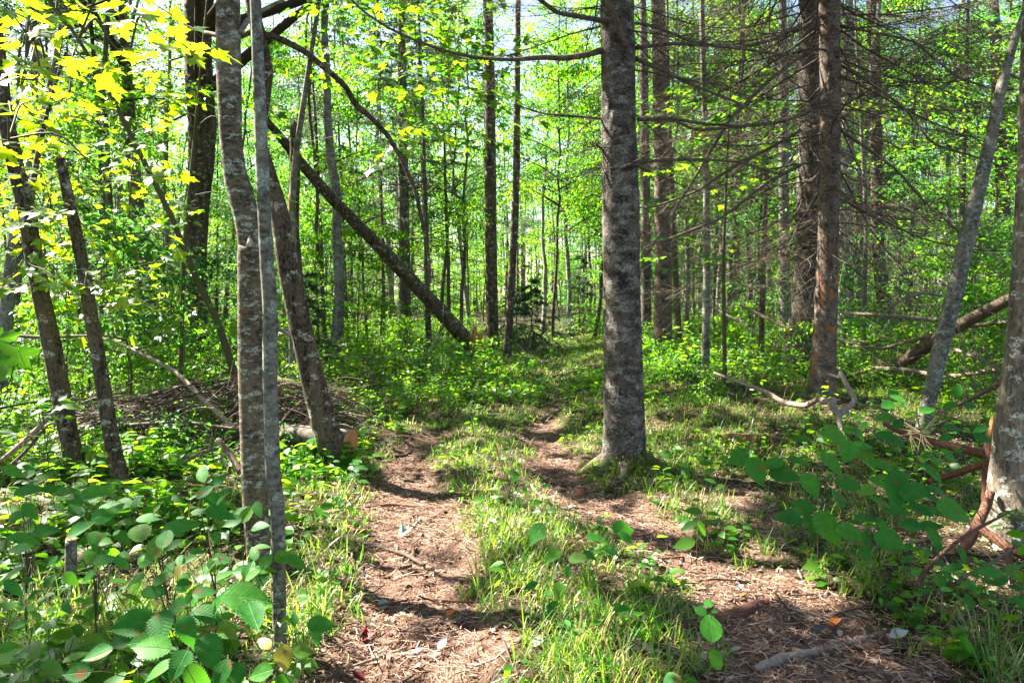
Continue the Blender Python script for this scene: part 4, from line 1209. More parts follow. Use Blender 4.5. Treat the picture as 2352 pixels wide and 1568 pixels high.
# ------------------------------------------------------------------ unseen canopy added over the clearing, its gaps carved to place the sun patches
LIT = [(900, 1180, .50), (1000, 1250, .50), (1110, 1280, .40), (950, 1330, .30), (1180, 1340, .25), (1150, 1200, .30), (1020, 1400, .20), (1150, 1450, .14), (860, 1130, .3),
       (1330, 1160, .32), (1420, 1190, .36), (1560, 1310, .30), (1640, 1200, .28), (1540, 1160, .28), (1700, 1310, .25), (1740, 1360, .16), (1840, 1330, .2), (1640, 1400, .12),
       (700, 1100, .5), (760, 1180, .4), (700, 1250, .35), (650, 1150, .4), (700, 1330, .2),
       (100, 1000, 1.1), (300, 1050, 1.1), (450, 1080, 1.0), (100, 1170, .6), (300, 1150, .5), (500, 1200, .5), (400, 900, 1.4), (100, 900, 1.5), (40, 1300, .3), (480, 1250, .25),
       (1200, 850, 2), (1000, 860, 1.6), (1100, 810, 4), (2150, 810, 2.4), (1600, 930, .7), (1250, 910, .7), (1290, 960, .35), (1150, 1050, .35), (1180, 1000, .3), (970, 1005, .25), (930, 1070, .2),
       (800, 880, 1.2), (1570, 880, .5), (1860, 930, .3), (2150, 970, .3), (1900, 1200, .2), (2080, 1230, .15), (2250, 1340, .15), (1250, 1560, .12), (1050, 900, 1.1), (900, 900, .8), (1150, 940, .5), (1650, 850, 1.2), (1350, 870, 1.0), (1560, 960, .5), (200, 1400, .16), (350, 1330, .2), (90, 1300, .2), (450, 1450, .12), (280, 1250, .25), (540, 1380, .15), (1760, 1080, .12), (1900, 1100, .14), (2050, 1120, .12), (1830, 1000, .15), (1720, 930, .3), (1950, 1330, .1), (2300, 1400, .12), (1500, 1470, .15), (600, 1480, .12)]
LQ = []
for (dx, dy, r) in LIT:
    q = G(dx, dy); LQ.append((q[0], q[1], r * 1.15))
def shadow_xy(p):
    p = np.asarray(p, float)
    return p[..., 0] - SD[0] / SD[2] * p[..., 2], p[..., 1] - SD[1] / SD[2] * p[..., 2]
for (dx, dy, Y, r) in [(1392, 400, 6.2, .35), (1392, 250, 6.2, .2), (1392, 520, 6.2, .2), (510, 300, 4.0, .3), (515, 420, 4, .2), (545, 480, 4, .2), (1842, 190, 12, .5), (575, 545, 4, .1), (640, 700, 6, .3), (690, 850, 6, .3),
                       (300, 60, 2.6, .4), (100, 100, 2.6, .5), (420, 100, 2.6, .35), (330, 400, 3.2, .3), (330, 490, 3.2, .25), (60, 200, 2.8, .4), (200, 300, 4.5, .8), (300, 200, 5, .8), (150, 500, 5, .8), (400, 300, 6, .8), (60, 400, 5, .8), (300, 560, 6, .8), (100, 250, 6.5, 1.2), (300, 400, 7, 1.2), (420, 350, 8, 1.1), (150, 600, 7, 1.1), (400, 600, 8, 1.2), (250, 250, 6.5, 1.1), (900, 200, 9, 1.2), (1000, 150, 9, 1), (780, 250, 9, .8), (1620, 350, 10, .9),
                       (1240, 130, 5.8, .3), (1330, 125, 6, .3), (1620, 100, 11, 1), (1150, 1010, 4.8, .25), (1160, 1080, 4.8, .25), (1180, 1120, 4.8, .25)]:
    a, b = shadow_xy(P(dx, dy, Y)); LQ.append((a, b, r * 1.35))
LQ = np.array(LQ); LG = LQ[:19]
KEY3 = [(P(dx, dy, Y), r) for (dx, dy, Y, r) in [(1392, 400, 6.2, .55), (1392, 260, 6.2, .4), (1392, 540, 6.2, .4), (512, 300, 4.0, .42), (518, 420, 4, .35), (545, 490, 4, .3), (515, 200, 4, .3), (1842, 190, 12, .5), (640, 620, 6, .4), (690, 800, 6, .45), (720, 950, 6, .35)]]
def shades_key(p):
    s = shadow_xy(p)
    return any(p[2] > K[2] + .1 and math.hypot(s[0] - shadow_xy(K)[0], s[1] - shadow_xy(K)[1]) < r for K, r in KEY3)
def litmap(x, y, src=None):
    v = np.zeros(np.shape(x))
    for (a, b, r) in (LQ if src is None else src):
        v = np.maximum(v, np.exp(-(((x - a) ** 2 + (y - b) ** 2) / (1.25 * r) ** 2) ** 1.5))
    return v

CAN = ['forkL', 'paleL', 'darkL', 'mossL', 'birch', 'lean', 'bowR', 'edgeR', 'big']
tops = []
for k in CAN:
    t, b = HERO[k]; tops.append((b[-1][0], b[-1][1], t, b))
for i, (x, y, h) in enumerate([(-6.3, 2.6, 11), (-9.5, 6.0, 12), (-12.5, 10.5, 12), (-6.0, -.6, 11), (-14.5, 15, 12), (-4.2, .9, 10), (-9.0, 1.0, 12)]):  # unseen trees added to carry the shading leaves
    z = float(gh(x, y)); t = thing('hardwood_tree', 'tall hardwood outside the left picture edge, its crown shading the clearing', 'tree', (x, y, z), 'shade trees left of the picture')
    b = resample(np.array([(x, y, z - .2, .16), (x, y, z + h * .5, .11), (x + .2, y, z + h, .04)]), 40)
    g = Geo(); trunk_geo(g, b[:, :3], b[:, 3], 12, .2, seed=60 + i); part('trunk', g, M['far_bark'], t)
    tops.append((x, y, t, b))
TX = np.array([(a, b) for a, b, _, _ in tops])
NC = 250000
qx = rng.uniform(-9, 9.5, NC); qy = rng.uniform(-.5, 17, NC)
clump = fbm(qx * 1.3, qy * 1.3, 0, 71, 2)
pz = 6.2 + 5.2 * rng.random(NC) ** 1.1
px_ = qx + SD[0] / SD[2] * pz; py_ = qy + SD[1] / SD[2] * pz  # each leaf set sunward of the ground it should shade
Lm = litmap(qx, qy)
dap = .55 * fbm(qx * 2.4, qy * 2.4, 0, 77, 3) + .45 * fbm(qx * 6.5, qy * 6.5, 0, 78, 2)
dap = np.clip((dap - .30) / .40, 0, 1)
base = .17 - .12 * (1 - sst(2.9, 3.5, qy)) - .06 * sst(.8, 1.8, qx) + .36 * sst(8.5, 10.5, qy) + .15 * sst(13, 17, qy)
keep = dap > np.maximum(base, Lm * np.where(qy < 5.5, .96, .86))
# stay out of the picture's own upper edge
el = (pz - CAM_Z) / np.maximum(py_, .1)
inframe = (py_ > .5) & (np.abs(px_ / np.maximum(py_, .1)) < .72) & (el < .43)
keep &= ~inframe
sel = np.where(keep)[0]
cpos = np.stack([px_[sel], py_[sel], pz[sel]], 1)
own = np.argmin(((cpos[:, None, :2] - TX[None]) ** 2).sum(-1), 1)
for i, (a, b_, t, b) in enumerate(tops):
    w = np.where(own == i)[0]
    if len(w) < 30: continue
    g = Geo()
    nn = rng.normal(0, .35, (len(w), 3)); nn[:, 2] += 1
    dd = rng.normal(0, 1, (len(w), 3)); dd[:, 2] *= .3
    leaves(g, KITE, cpos[w], dd, nn, rng.uniform(.09, .16, len(w)), rng.random(len(w)) * .9)
    part('crown', g, M['leaf_shade_canopy'], t)  # crown shaped by the shade it is meant to cast
    tg = cpos[rng.choice(w, min(12, len(w)))]
    for q in tg:
        g = Geo()
        f = rng.uniform(.55, .95); s = b[int(f * (len(b) - 1))]
        if s[2] < 5.2: continue
        mid = (s[:3] + q) / 2 + (0, 0, .3)
        c = resample(np.array([s[:3], mid, q]), 8)
        tubes(g, c, np.linspace(s[3] * .5, .008, 8), 5, .4)
        part('limb', g, M['twig'], t)

# ------------------------------------------------------------------ near maple foliage with real leaf shapes
def sprays(t, stem_pts, specs, leafm, tpl=MAPLE, nl=(7, 13), twig=.0028):
    """specs: (dx, dy, Y, leaf length, spray length); limbs run from the stem to each spray"""
    gs = Geo(); gl = Geo()
    stem_pts = np.asarray(stem_pts, float)
    nodes = [q[:3] for q in stem_pts[4:]]; sx = stem_pts[20, :3]
    specs = sorted(specs, key=lambda q: np.linalg.norm((P(q[0], q[1], q[2]) - sx)[:2]))
    for (dx, dy, Y, ls, L) in specs:
        p = P(dx, dy, Y)
        if shades_key(p): continue
        nd = np.array(nodes); dd_ = nd - p
        s = nd[np.argmin(np.linalg.norm(dd_ * [1, 1, 1.3], axis=1) + .8 * np.maximum(0, dd_[:, 2]))]
        nodes.append(p)
        out = unit((p - s) * [1, 1, .2])
        out = unit(out + rng.normal(0, .25, 3))
        a = p - out * L * .5; e = p + out * L * .5 - (0, 0, .12 * L)
        c = resample(np.array([s, (s + a) / 2 + (0, 0, .12), a, p, e]), 14)
        tubes(gs, c, np.linspace(.005, .0014, 14), 5, .5)
        n = rng.integers(*nl)
        u = np.linspace(.0, 1, n)
        sd = np.where(np.arange(n) % 2 == 0, 1, -1)
        side = unit(np.cross(out, [0, 0, 1]))
        base = a + (e - a) * u[:, None]
        pet = ls * rng.uniform(.3, .8, n)
        dirs = unit(out * rng.uniform(.3, .9, n)[:, None] + side * sd[:, None] * rng.uniform(.5, 1.1, n)[:, None] + np.array([0, 0, -.25]) + rng.normal(0, .18, (n, 3)))
        dirs[-1] = unit(out + (0, 0, -.2))
        bp = base + dirs * pet[:, None]
        tubes(gs, np.stack([base, (base + bp) / 2 + (0, 0, .004), bp], 1), np.full((n, 3), .0009), 3, .7)
        nn = rng.normal(0, .30, (n, 3)); nn[:, 2] += 1.0; nn[:, 1] -= .25
        leaves(gl, tpl, bp, dirs, nn, ls * rng.uniform(.65, 1.1, n), rng.random(n) * .95, curl=rng.normal(0, .12, n))
    if gl.n == 0: return
    part('twigs', gs, M['stem'], t); part('foliage', gl, leafm, t)

def stem_thing(name, label, cat, pts, mat, group=None):
    pts = np.array(pts, float)
    t = thing(name, label, cat, (pts[0][0], pts[0][1], float(gh(pts[0][0], pts[0][1]))), group)
    b = resample(pts, 40); g = Geo(); trunk_geo(g, b[:, :3], b[:, 3], 12, .1, seed=5); part('stem', g, mat, t)
    return t, b
def gp(x, y, r): return (x, y, float(gh(x, y)) - .1, r)

t, b = stem_thing('maple_sapling', 'maple with big sunlit yellow-green leaves hanging into the upper left corner', 'sapling', [gp(-2.6, 2.7, .03), (-2.5, 2.7, 1.2, .024), (-2.45, 2.8, 3.2, .012)], M['stem'])
sp1 = []
for (dx, dy, Y) in [(60, 60, 2.6), (130, 20, 2.9), (60, 130, 2.4), (20, 180, 2.3), (110, 160, 2.7), (230, 20, 3.0), (300, 10, 2.6), (390, 30, 2.7), (350, 70, 2.6), (420, 90, 2.9), (300, 110, 3.0), (160, 210, 3.0), (40, 240, 2.8), (100, 290, 3.4),
                    (210, 140, 3.3), (320, 400, 3.2), (345, 500, 3.2), (20, 20, 2.3), (180, 90, 2.8), (20, 320, 3.0)]:
    sp1.append((dx, dy, Y, .078, .26))
sprays(t, b, sp1, M['maple'], nl=(5, 8))
t, b = stem_thing('maple_sapling', 'maple sapling with layered bright leaves between the forked trunk and the birch', 'sapling', [gp(-4.2, 5.6, .03), (-4.15, 5.6, 1.5, .022), (-4.0, 5.6, 3.6, .010)], M['stem'])
sp2 = []
for _ in range(900):
    if len(sp2) >= 95: break
    dx = rng.uniform(10, 480); dy = rng.uniform(150, 700); Y = rng.uniform(5.0, 8.6)
    
    if (lambda s: float(litmap(s[0], s[1], LG)) > .4 or (s[0] > -1.0 and s[1] < 4.6))(shadow_xy(P(dx, dy, Y))): continue
    if 415 < dx < 505: continue
    sp2.append((dx, dy, Y, .085, .5))
sprays(t, b, sp2, M['maple'])
t, b = stem_thing('maple_sapling', 'maple sapling with small fresh leaves between the dark trunk and the young birch', 'sapling', [gp(-3.9, 8.6, .03), (-3.8, 8.6, 2.0, .022), (-3.5, 8.7, 5.0, .010)], M['stem'])
sp3 = []
for _ in range(60):
    dx = rng.uniform(330, 640) if rng.random() < .6 else rng.uniform(150, 450); dy = rng.uniform(120, 840); Y = rng.uniform(7.2, 10)
    if (lambda s: float(litmap(s[0], s[1], LG)) > .5)(shadow_xy(P(dx, dy, Y))) or 415 < dx < 505: continue
    sp3.append((dx, dy, Y, .10, .6))
sprays(t, b, sp3, M['leaf'])
t, b = stem_thing('maple_tree', 'maple whose green leafy boughs hang into the top of the picture above the path', 'tree', [gp(-2.75, 9.2, .05), (-2.7, 9.2, 3.0, .04), (-2.1, 9.4, 7.0, .02)], M['gray_bark'])
sp4 = []
for _ in range(105):
    u = rng.random(); dx = 700 + 480 * u + rng.normal(0, 30); top = np.interp(dx, [650, 800, 1000, 1180], [120, 330, 380, 300])
    dy = rng.uniform(-20, top) if dx > 860 else rng.uniform(-20, max(60, top * .8)); Y = rng.uniform(7.0, 10.5)
    if 640 < dx < 850 and 40 < dy < 300 and rng.random() < .72: continue
    sp4.append((dx, dy, Y, .10, .6))
sprays(t, b, sp4, M['leaf'])
t, b = stem_thing('maple_sapling', 'maple sapling with sunlit leaves showing through the dead branches right of the big spruce', 'sapling', [gp(2.75, 9.5, .03), (2.7, 9.5, 2.0, .022), (2.8, 9.6, 4.6, .010)], M['stem'])
sp5 = []
for _ in range(52):
    sp5.append((rng.uniform(1475, 1800), rng.uniform(150, 640), rng.uniform(8.8, 11.5), .10, .55))
sprays(t, b, sp5, M['leaf'])
t, b = stem_thing('maple_tree', 'maple with broad green tiers of leaves behind the right-hand dead branches', 'tree', [gp(6.9, 14.5, .05), (6.9, 14.5, 3.0, .04), (6.6, 14.6, 7.5, .02)], M['gray_bark'])
sp6 = []
for _ in range(120):
    sp6.append((rng.uniform(1930, 2352), rng.uniform(60, 760), rng.uniform(12.5, 17), .115, .8))
sprays(t, b, sp6, M['leaf'], tpl=OVAL, nl=(12, 20))
# overhanging big branch just above the frame at right keeps twigs in view

# ------------------------------------------------------------------ undergrowth, grass and litter
def wedge(n, y0, y1, pw=1.0, half=.74):
    y = y0 + (y1 - y0) * rng.random(n) ** pw
    x = rng.uniform(-half, half, n) * y
    return x, y

def undergrowth(n, y0, y1, tpl, leaf, hgt, nl, pw, name, dens):
    x, y = wedge(n, y0, y1, pw)
    k = rng.random(n) < dens(x, y) * (1 - dirt(x, y)) ** 2
    x, y = x[k], y[k]; n = len(x)
    z = gh(x, y)
    H = hgt * rng.uniform(.25, 1.15, n) * (.45 + .75 * sst(.5, 2.2, np.abs(x - path_x(y) + .5 * (y < 7)))) * (.6 + .8 * fbm(x * .8, y * .8, 0, 45))
    L = np.repeat(np.arange(n), nl); m = len(L)
    f = np.tile(np.linspace(.35, 1, nl), n)
    lean = rng.normal(0, .22, (n, 2))
    top = np.stack([x + lean[:, 0] * H, y + lean[:, 1] * H, z + H], 1)
    base = np.stack([x, y, z - .02], 1)
    a = rng.uniform(0, 6.28, m) ; r = .4 * leaf * (1 + rng.random(m))
    ctr = base[L] + (top - base)[L] * f[:, None]
    d = np.stack([np.cos(a), np.sin(a), rng.uniform(-.35, .35, m)], 1)
    nn = rng.normal(0, .42, (m, 3)); nn[:, 2] += 1
    g = Geo(); gs = Geo()
    sz = leaf * (rng.uniform(.45, 1.3, n) * np.where((x < -1.1) & (y < 9), 1.35, 1))[L] * rng.uniform(.8, 1.1, m)
    pr = rng.random(n)[L] * .5 + rng.random(m) * .45
    pr = np.where(rng.random(m) < .006, 1.0, pr)
    leaves(g, tpl, ctr + d * (r * .5)[:, None], d, nn, sz, pr)
    tubes(g, np.stack([base, (base + top) / 2 + rng.normal(0, .01, (n, 3)), top], 1), np.full((n, 3), .0018 if y1 < 10 else .003), 3, rng.random(n), mi=1)
    return g

def d_near(x, y):
    v = .30 + .0 * x
    xe = np.interp(y, [2, 4, 6], [-.85, -1.0, -1.15])
    v = np.where(x < xe, .15 + .75 * sst(0, 1.1, xe - x), v)                 # left of the path
    strip = (x > np.interp(y, [3, 6, 9], [-.6, -.75, -.9])) & (x < np.interp(y, [3, 6, 9], [.6, .3, .2]))
    v = np.where(strip, .05, v)
    v = np.where((x > 1.1) & (y < 5), .30, v)
    v = v * (0.2 + 1.1 * sst(.38, .62, fbm(x * 1.3, y * 1.3, 0, 41)))
    v = v * np.where((np.hypot(x - big.location.x, y - big.location.y + .5) < .8), .1, 1)
    v = v * (1 - .8 * litterm(x, y))
    return np.clip(v, 0, 1)
g = undergrowth(6200, 1.9, 6.5, OVATE, .068, .24, 6, .85, 'a', d_near)
solo('ground_plants', g, [M['leaf'], M['stem']], kind='stuff')
g = undergrowth(11000, 5.5, 14, OVAL, .075, .30, 7, .8, 'b', lambda x, y: np.clip(np.where((x > -1.4) & (x < .6) & (y < 10.5), .08, np.where((x > .6) & (x < 4.5) & (y < 11), .26, .80)) * (.12 + 1.1 * sst(.4, .62, fbm(x * .9, y * .9, 0, 42))), 0, 1))
solo('ground_plants', g, [M['leaf'], M['stem']], kind='stuff')
g = undergrowth(15000, 12, 42, KITE, .12, .55, 8, .8, 'c', lambda x, y: np.where(np.abs(x - path_x(y)) < .08 * y, .22, .85) * (.35 + .9 * sst(.4, .6, fbm(x * .5, y * .5, 0, 44))))
solo('ground_plants', g, [M['leaf'], M['stem']], kind='stuff')

def grass_blades(x, y, L, r, spread, lean=None, w=.0035, rnd=None):
    n = len(x)
    z = ghn(x, y)
    a = rng.uniform(0, 6.28, n)
    out = spread * rng.uniform(.25, 1.0, n)
    D = np.stack([np.cos(a) * out, np.sin(a) * out, np.sqrt(np.maximum(.05, 1 - out ** 2))], 1)
    if lean is not None: D[:, :2] += lean
    t = np.linspace(0, 1, 6)
    dr = rng.uniform(.4, 1.25, n)
    C = np.stack([x, y, z - .01], 1)[:, None] + D[:, None] * (L[:, None] * t)[..., None]
    C[..., 2] -= (dr * L * .75)[:, None] * t ** 2.2
    gz = z[:, None] + .008
    C[..., 2] = np.maximum(C[..., 2], gz - .01 + .02 * t)
    S = np.stack([-np.sin(a), np.cos(a), np.zeros(n)], 1)
    tw = rng.normal(0, .5, n)
    S = unit(S + np.stack([np.cos(a) * tw, np.sin(a) * tw, np.zeros(n)], 1) * .6)
    wd = (w * rng.uniform(.5, 1.2, n))[:, None] * (1 - t ** 2.0 * .97)
    A = C + S[:, None] * wd[..., None]; B = C - S[:, None] * wd[..., None]
    V = np.stack([A, B], 2).reshape(n, 12, 3)
    q = np.array([(2 * i, 2 * i + 1, 2 * i + 3, 2 * i + 2) for i in range(5)])
    Fq = (q[None] + (np.arange(n) * 12)[:, None, None]).reshape(-1, 4)
    return V.reshape(-1, 3), Fq, np.repeat(rnd if rnd is not None else rng.random(n), 12)

def tufts(g, cx, cy, per, L, rad, spread=.55, w=.0035, lean=None):
    k = np.repeat(np.arange(len(cx)), per); n = len(k)
    x = cx[k] + rng.normal(0, rad, n); y = cy[k] + rng.normal(0, rad, n)
    Lk = np.broadcast_to(L, cx.shape)[k] * rng.uniform(.45, 1.15, n)
    tr = rng.random(len(cx))[k] * .45 + rng.random(n) * .42 + .02
    tr = np.where(rng.random(n) < .26, rng.uniform(.88, 1.0, n), tr)
    V, Fq, r = grass_blades(x, y, Lk, None, spread, lean=lean, w=w, rnd=tr)
    g.add(V, [Fq], r)

g = Geo()
# grass between and beside the ruts
n = 16000
x, y = wedge(n, 1.9, 9.5, .75, .72)
strip = (x > np.interp(y, [2, 4, 6, 9], [-.35, -.5, -.55, -.7])) & (x < np.interp(y, [2, 4, 6, 9], [.8, .55, .45, .4]))
bank = (x > .9) & (y > 4.6)
edge = (seg_mask(x, y, RUT_L) < 2.4) | (seg_mask(x, y, RUT_R) < 2.0)
nz_ = sst(.38, .60, fbm(x * 1.7, y * 1.7, 0, 51))
pr = np.where(strip, .55, np.where(bank, .62, np.where(edge, .36, .14))) * (.12 + 1.0 * nz_) * (1 - dirt(x, y)) ** 1.5 * (1 - .8 * litterm(x, y))
k = rng.random(n) < pr
x, y = x[k], y[k]
tufts(g, x, y, 11, rng.uniform(.08, .27, len(x)), .035, .7, .0024)
print('tufts', len(x))
# thick tufts where the photo has them
TF = []
for (dx, dy, k, s) in [(1150, 1290, 26, .30), (1180, 1230, 20, .26), (1250, 1290, 18, .26), (1080, 1320, 14, .22), (1300, 1400, 20, .30), (1420, 1400, 18, .30), (1350, 1500, 26, .36), (1450, 1530, 24, .36), (1280, 1550, 20, .34), (1520, 1400, 12, .26), (1550, 1460, 12, .28),
                       (1200, 1180, 12, .2), (1100, 1080, 24, .22), (1130, 1040, 24, .22), (1080, 1120, 16, .2), (1130, 1130, 16, .22), (1040, 1060, 12, .2), (1060, 1000, 16, .2),
                       (760, 1390, 18, .30), (800, 1340, 14, .26), (720, 1430, 14, .28), (840, 1300, 9, .2), (780, 1130, 16, .2), (830, 1110, 12, .18),
                       (300, 1460, 26, .42), (180, 1500, 24, .42), (100, 1400, 16, .4), (420, 1400, 16, .36), (240, 1540, 20, .4), (60, 1540, 14, .4),
                       (2320, 1540, 18, .36), (2340, 1490, 8, .3), (2020, 1370, 9, .34), (1900, 1390, 8, .30), (1780, 1350, 7, .25), (2000, 1330, 8, .3),
                       (1500, 1090, 14, .26), (1540, 1060, 14, .26), (1480, 1110, 10, .22), (1600, 1000, 22, .26), (1540, 950, 26, .26), (1660, 930, 24, .26), (1700, 980, 18, .24), (1620, 1060, 12, .22), (1500, 1010, 16, .24),
                       (1340, 1030, 16, .22), (1320, 990, 14, .2), (1860, 1220, 10, .26), (1760, 1240, 10, .25), (1700, 1200, 9, .22), (1950, 1260, 9, .26), (2200, 1180, 12, .28), (2180, 1120, 12, .26), (1960, 800, 20, .3), (2100, 820, 24, .3)]:
    p = G(dx, min(dy, 1600))
    for _ in range(k):
        sc = .030 * p[1]
        TF.append((p[0] + rng.normal(0, sc * 1.3), p[1] + rng.normal(0, sc * 2.2), s))
TF = np.array(TF)
ok = dirt(TF[:, 0], TF[:, 1]) < .92
TF = TF[ok]
tufts(g, TF[:, 0], TF[:, 1], 13, TF[:, 2], .022, .62, .0030)
x, y = wedge(12000, 8.5, 26, .7)
k = rng.random(len(x)) < (1 - dirt(x, y)) * np.where(np.abs(x - path_x(y)) < 2.2, .95, np.where(x > 1, .65, .25))
tufts(g, x[k], y[k], 10, rng.uniform(.14, .30, k.sum()), .07, .7, .006)
solo('grass', g, M['grass'], kind='stuff')

# litter: curled dead leaves, needles, bits of twig
def floor_z(x, y):
    x = np.asarray(x, float); y = np.asarray(y, float)
    return ghn(x, y) + dirt(x, y) * ((fbm(x * 14, y * 14, 0, 31, 3) - .5) * .055 + (fbm(x * 4, y * 4, 0, 33, 2) - .5) * .03)
g = Geo()
def litter_leaves(n, y0, y1, dens, size, pw=.8):
    x, y = wedge(n, y0, y1, pw)
    k = rng.random(n) < dens(x, y); x, y = x[k], y[k]; n = len(x)
    a = rng.uniform(0, 6.28, n)
    d = np.stack([np.cos(a), np.sin(a), rng.normal(0, .22, n)], 1)
    nn = rng.normal(0, .42, (n, 3)); nn[:, 2] += 1
    p = np.stack([x, y, floor_z(x, y) + rng.uniform(.002, .016, n)], 1)
    h = int(n * .88)
    leaves(g, OVATE, p[:h], d[:h], nn[:h], size * rng.uniform(.4, 1.2, h), rng.random(h), curl=rng.normal(.2, .7, h))
    leaves(g, MAPLE, p[h:], d[h:], nn[h:], size * rng.uniform(.4, .9, n - h), rng.random(n - h), curl=rng.normal(.1, .8, n - h))
litter_leaves(13500, 2.0, 8, lambda x, y: np.clip(.30 + .55 * sst(.3, .6, fbm(x * 3, y * 3, 0, 61)), 0, 1) * np.where(x > .2, 1.0, .62), .042)
litter_leaves(4000, 8, 16, lambda x, y: np.full(x.shape, .7), .06)
solo('leaf_litter', g, M['litter'], kind='stuff')
g = Geo()
n = 100000
x, y = wedge(n, 1.9, 8.5, .8, .72)
k = rng.random(n) < np.clip(.22 + .7 * dirt(x, y) + .7 * litterm(x, y), 0, 1) * (.35 + .9 * sst(.35, .6, fbm(x * 2, y * 2, 0, 63)))
x, y = x[k], y[k]; n = len(x)
a = rng.uniform(0, 6.28, n); L = rng.uniform(.015, .085, n) * np.where(rng.random(n) < .08, 2.0, 1)
d = np.stack([np.cos(a), np.sin(a), rng.normal(0, .10, n)], 1) * L[:, None]
p = np.stack([x, y, floor_z(x, y) + rng.uniform(.001, .018, n)], 1)
bend = np.stack([-np.sin(a), np.cos(a), np.abs(rng.normal(0, .3, n))], 1) * (L * rng.normal(0, .12, n))[:, None]
tubes(g, np.stack([p - d / 2, p + bend, p + d / 2], 1), np.stack([rng.uniform(.0007, .0019, n)] * 3, 1), 3, rng.random(n))
solo('needle_litter', g, M['needles_dead'], kind='stuff')
g = Geo()
n = 3200
x, y = wedge(n, 2.1, 12, .8, .72)
a = rng.uniform(0, 6.28, n); L = rng.uniform(.08, .38, n)
t5 = np.linspace(-.5, .5, 5)
C = np.stack([x, y, floor_z(x, y) + .010], 1)[:, None] + np.stack([np.cos(a), np.sin(a), rng.normal(0, .08, n)], 1)[:, None] * (L[:, None] * t5)[..., None] + rng.normal(0, .008, (n, 5, 3))
tubes(g, C, (rng.uniform(.0015, .0045, n))[:, None] * np.linspace(1.1, .5, 5)[None], 5, rng.random(n))
solo('twig_litter', g, M['dead'], kind='stuff')
# crumbs of soil and bark
g = Geo()
n = 9000
x, y = wedge(n, 2.0, 7, .8, .7); k = rng.random(n) < .15 + .6 * dirt(x, y); x, y = x[k], y[k]; n = len(x)
s = rng.uniform(.003, .013, n)
T = np.array([(0, 0, .7), (1, 0, 0), (0, 1, .1), (-1, .1, 0), (0, -1, 0)])
V = T[None] * s[:, None, None] * rng.uniform(.5, 1.4, (n, 5, 3)); V[..., 2] *= .8
ca, sa = np.cos(rng.uniform(0, 6.28, n)), 0
V = V + np.stack([x, y, floor_z(x, y)], 1)[:, None]
Ft = np.array([(0, 1, 2), (0, 2, 3), (0, 3, 4), (0, 4, 1)])
g.add(V.reshape(-1, 3), [(Ft[None] + (np.arange(n) * 5)[:, None, None]).reshape(-1, 3)], np.repeat(rng.random(n), 5))
solo('soil_crumbs', g, M['litter'], kind='stuff', smooth=False)

# ------------------------------------------------------------------ single fallen leaves that stand out on the path
RED = simple_mat('fallen_red', [(0.3, (0.09, 0.006, 0.006)), (.8, (0.22, 0.01, 0.01))], .6, 40, .3, .2)
ORG = simple_mat('fallen_orange', [(0.3, (0.50, 0.12, 0.02)), (.8, (0.65, 0.20, 0.03))], .6, 40, .3, .2)
PAL = simple_mat('fallen_pale', [(0.2, (0.16, 0.16, 0.15)), (.8, (0.36, 0.36, 0.34))], .5, 40, .4, .1)
SLT = simple_mat('fallen_slate', [(0.2, (0.025, 0.03, 0.035)), (.8, (0.07, 0.085, 0.10))], .45, 30, .5)
GRN = simple_mat('fallen_palegreen', [(0.2, (0.16, 0.26, 0.20)), (.8, (0.26, 0.38, 0.30))], .5, 40, .3, .2)
YEL = simple_mat('fallen_yellow', [(0.2, (0.45, 0.33, 0.02)), (.8, (0.62, 0.48, 0.03))], .5, 40, .3, .3)
for (dx, dy, s, ang, mt, tp, lab) in [
    (1035, 1420, .050, 20, ORG, OVATE, 'curled orange leaf lying on the dark soil of the left rut'),
    (880, 1390, .060, 80, GRN, ROUND, 'round grey-green leaf on the left rut, nearest the thin grey trunk'),
    (845, 1478, .060, 10, RED, MAPLE, 'dark red maple leaf at the bottom left edge of the path'),
    (683, 1452, .055, 60, RED, MAPLE, 'bright red leaf at the foot of the thin grey trunk'),
    (825, 1560, .060, 150, RED, OVATE, 'dark red leaf cut by the bottom picture edge'),
    (1698, 1362, .055, 20, PAL, OVATE, 'pale bluish curled leaf on the sunlit right rut'),
    (1880, 1450, .075, 10, SLT, OVATE, 'big slate-dark wet leaf lying on the soil above the pale barked root'),
    (1915, 1436, .07, 10, ORG, OVATE, 'small rust-brown leaf on the edge of the slate-dark one'),
    (2065, 1472, .075, 0, PAL, HAZEL, 'pale grey jagged leaf right of the pale barked root'),
    (1330, 1137, .060, 100, ORG, OVATE, 'glowing orange leaf on the soil left of the big spruce foot'),
    (932, 1232, .080, 30, GRN, MAPLE, 'pale green leaf lying in the sun on the left rut'),
    (1235, 1482, .07, 30, PAL, OVATE, 'crumpled beige leaf at the grass edge, bottom centre'),
    (1015, 1492, .060, 60, PAL, OVATE, 'small grey leaf on the shaded soil at the bottom of the left rut'),
    (2130, 1418, .10, -35, YEL, NARROW, 'bright yellow withered leaf at the right edge of the path'),
    (1705, 1382, .03, 0, ORG, OVATE, 'tiny orange leaf beside the root hump'),
    (960, 1505, .05, 0, SLT, OVATE, 'small bluish leaf on the dark soil, bottom of the left rut')]:
    p = G(dx, dy); p[2] = float(floor_z(p[0], p[1])) + .014
    g = Geo(); a = R(ang)
    leaves(g, tp, [p - np.array([math.cos(a), math.sin(a), 0]) * s * .5], [math.cos(a), math.sin(a), .12], [.1, -.35, 1], s, curl=[1.0])
    solo('fallen_leaf', g, mt, lab, 'leaf', origin=p)

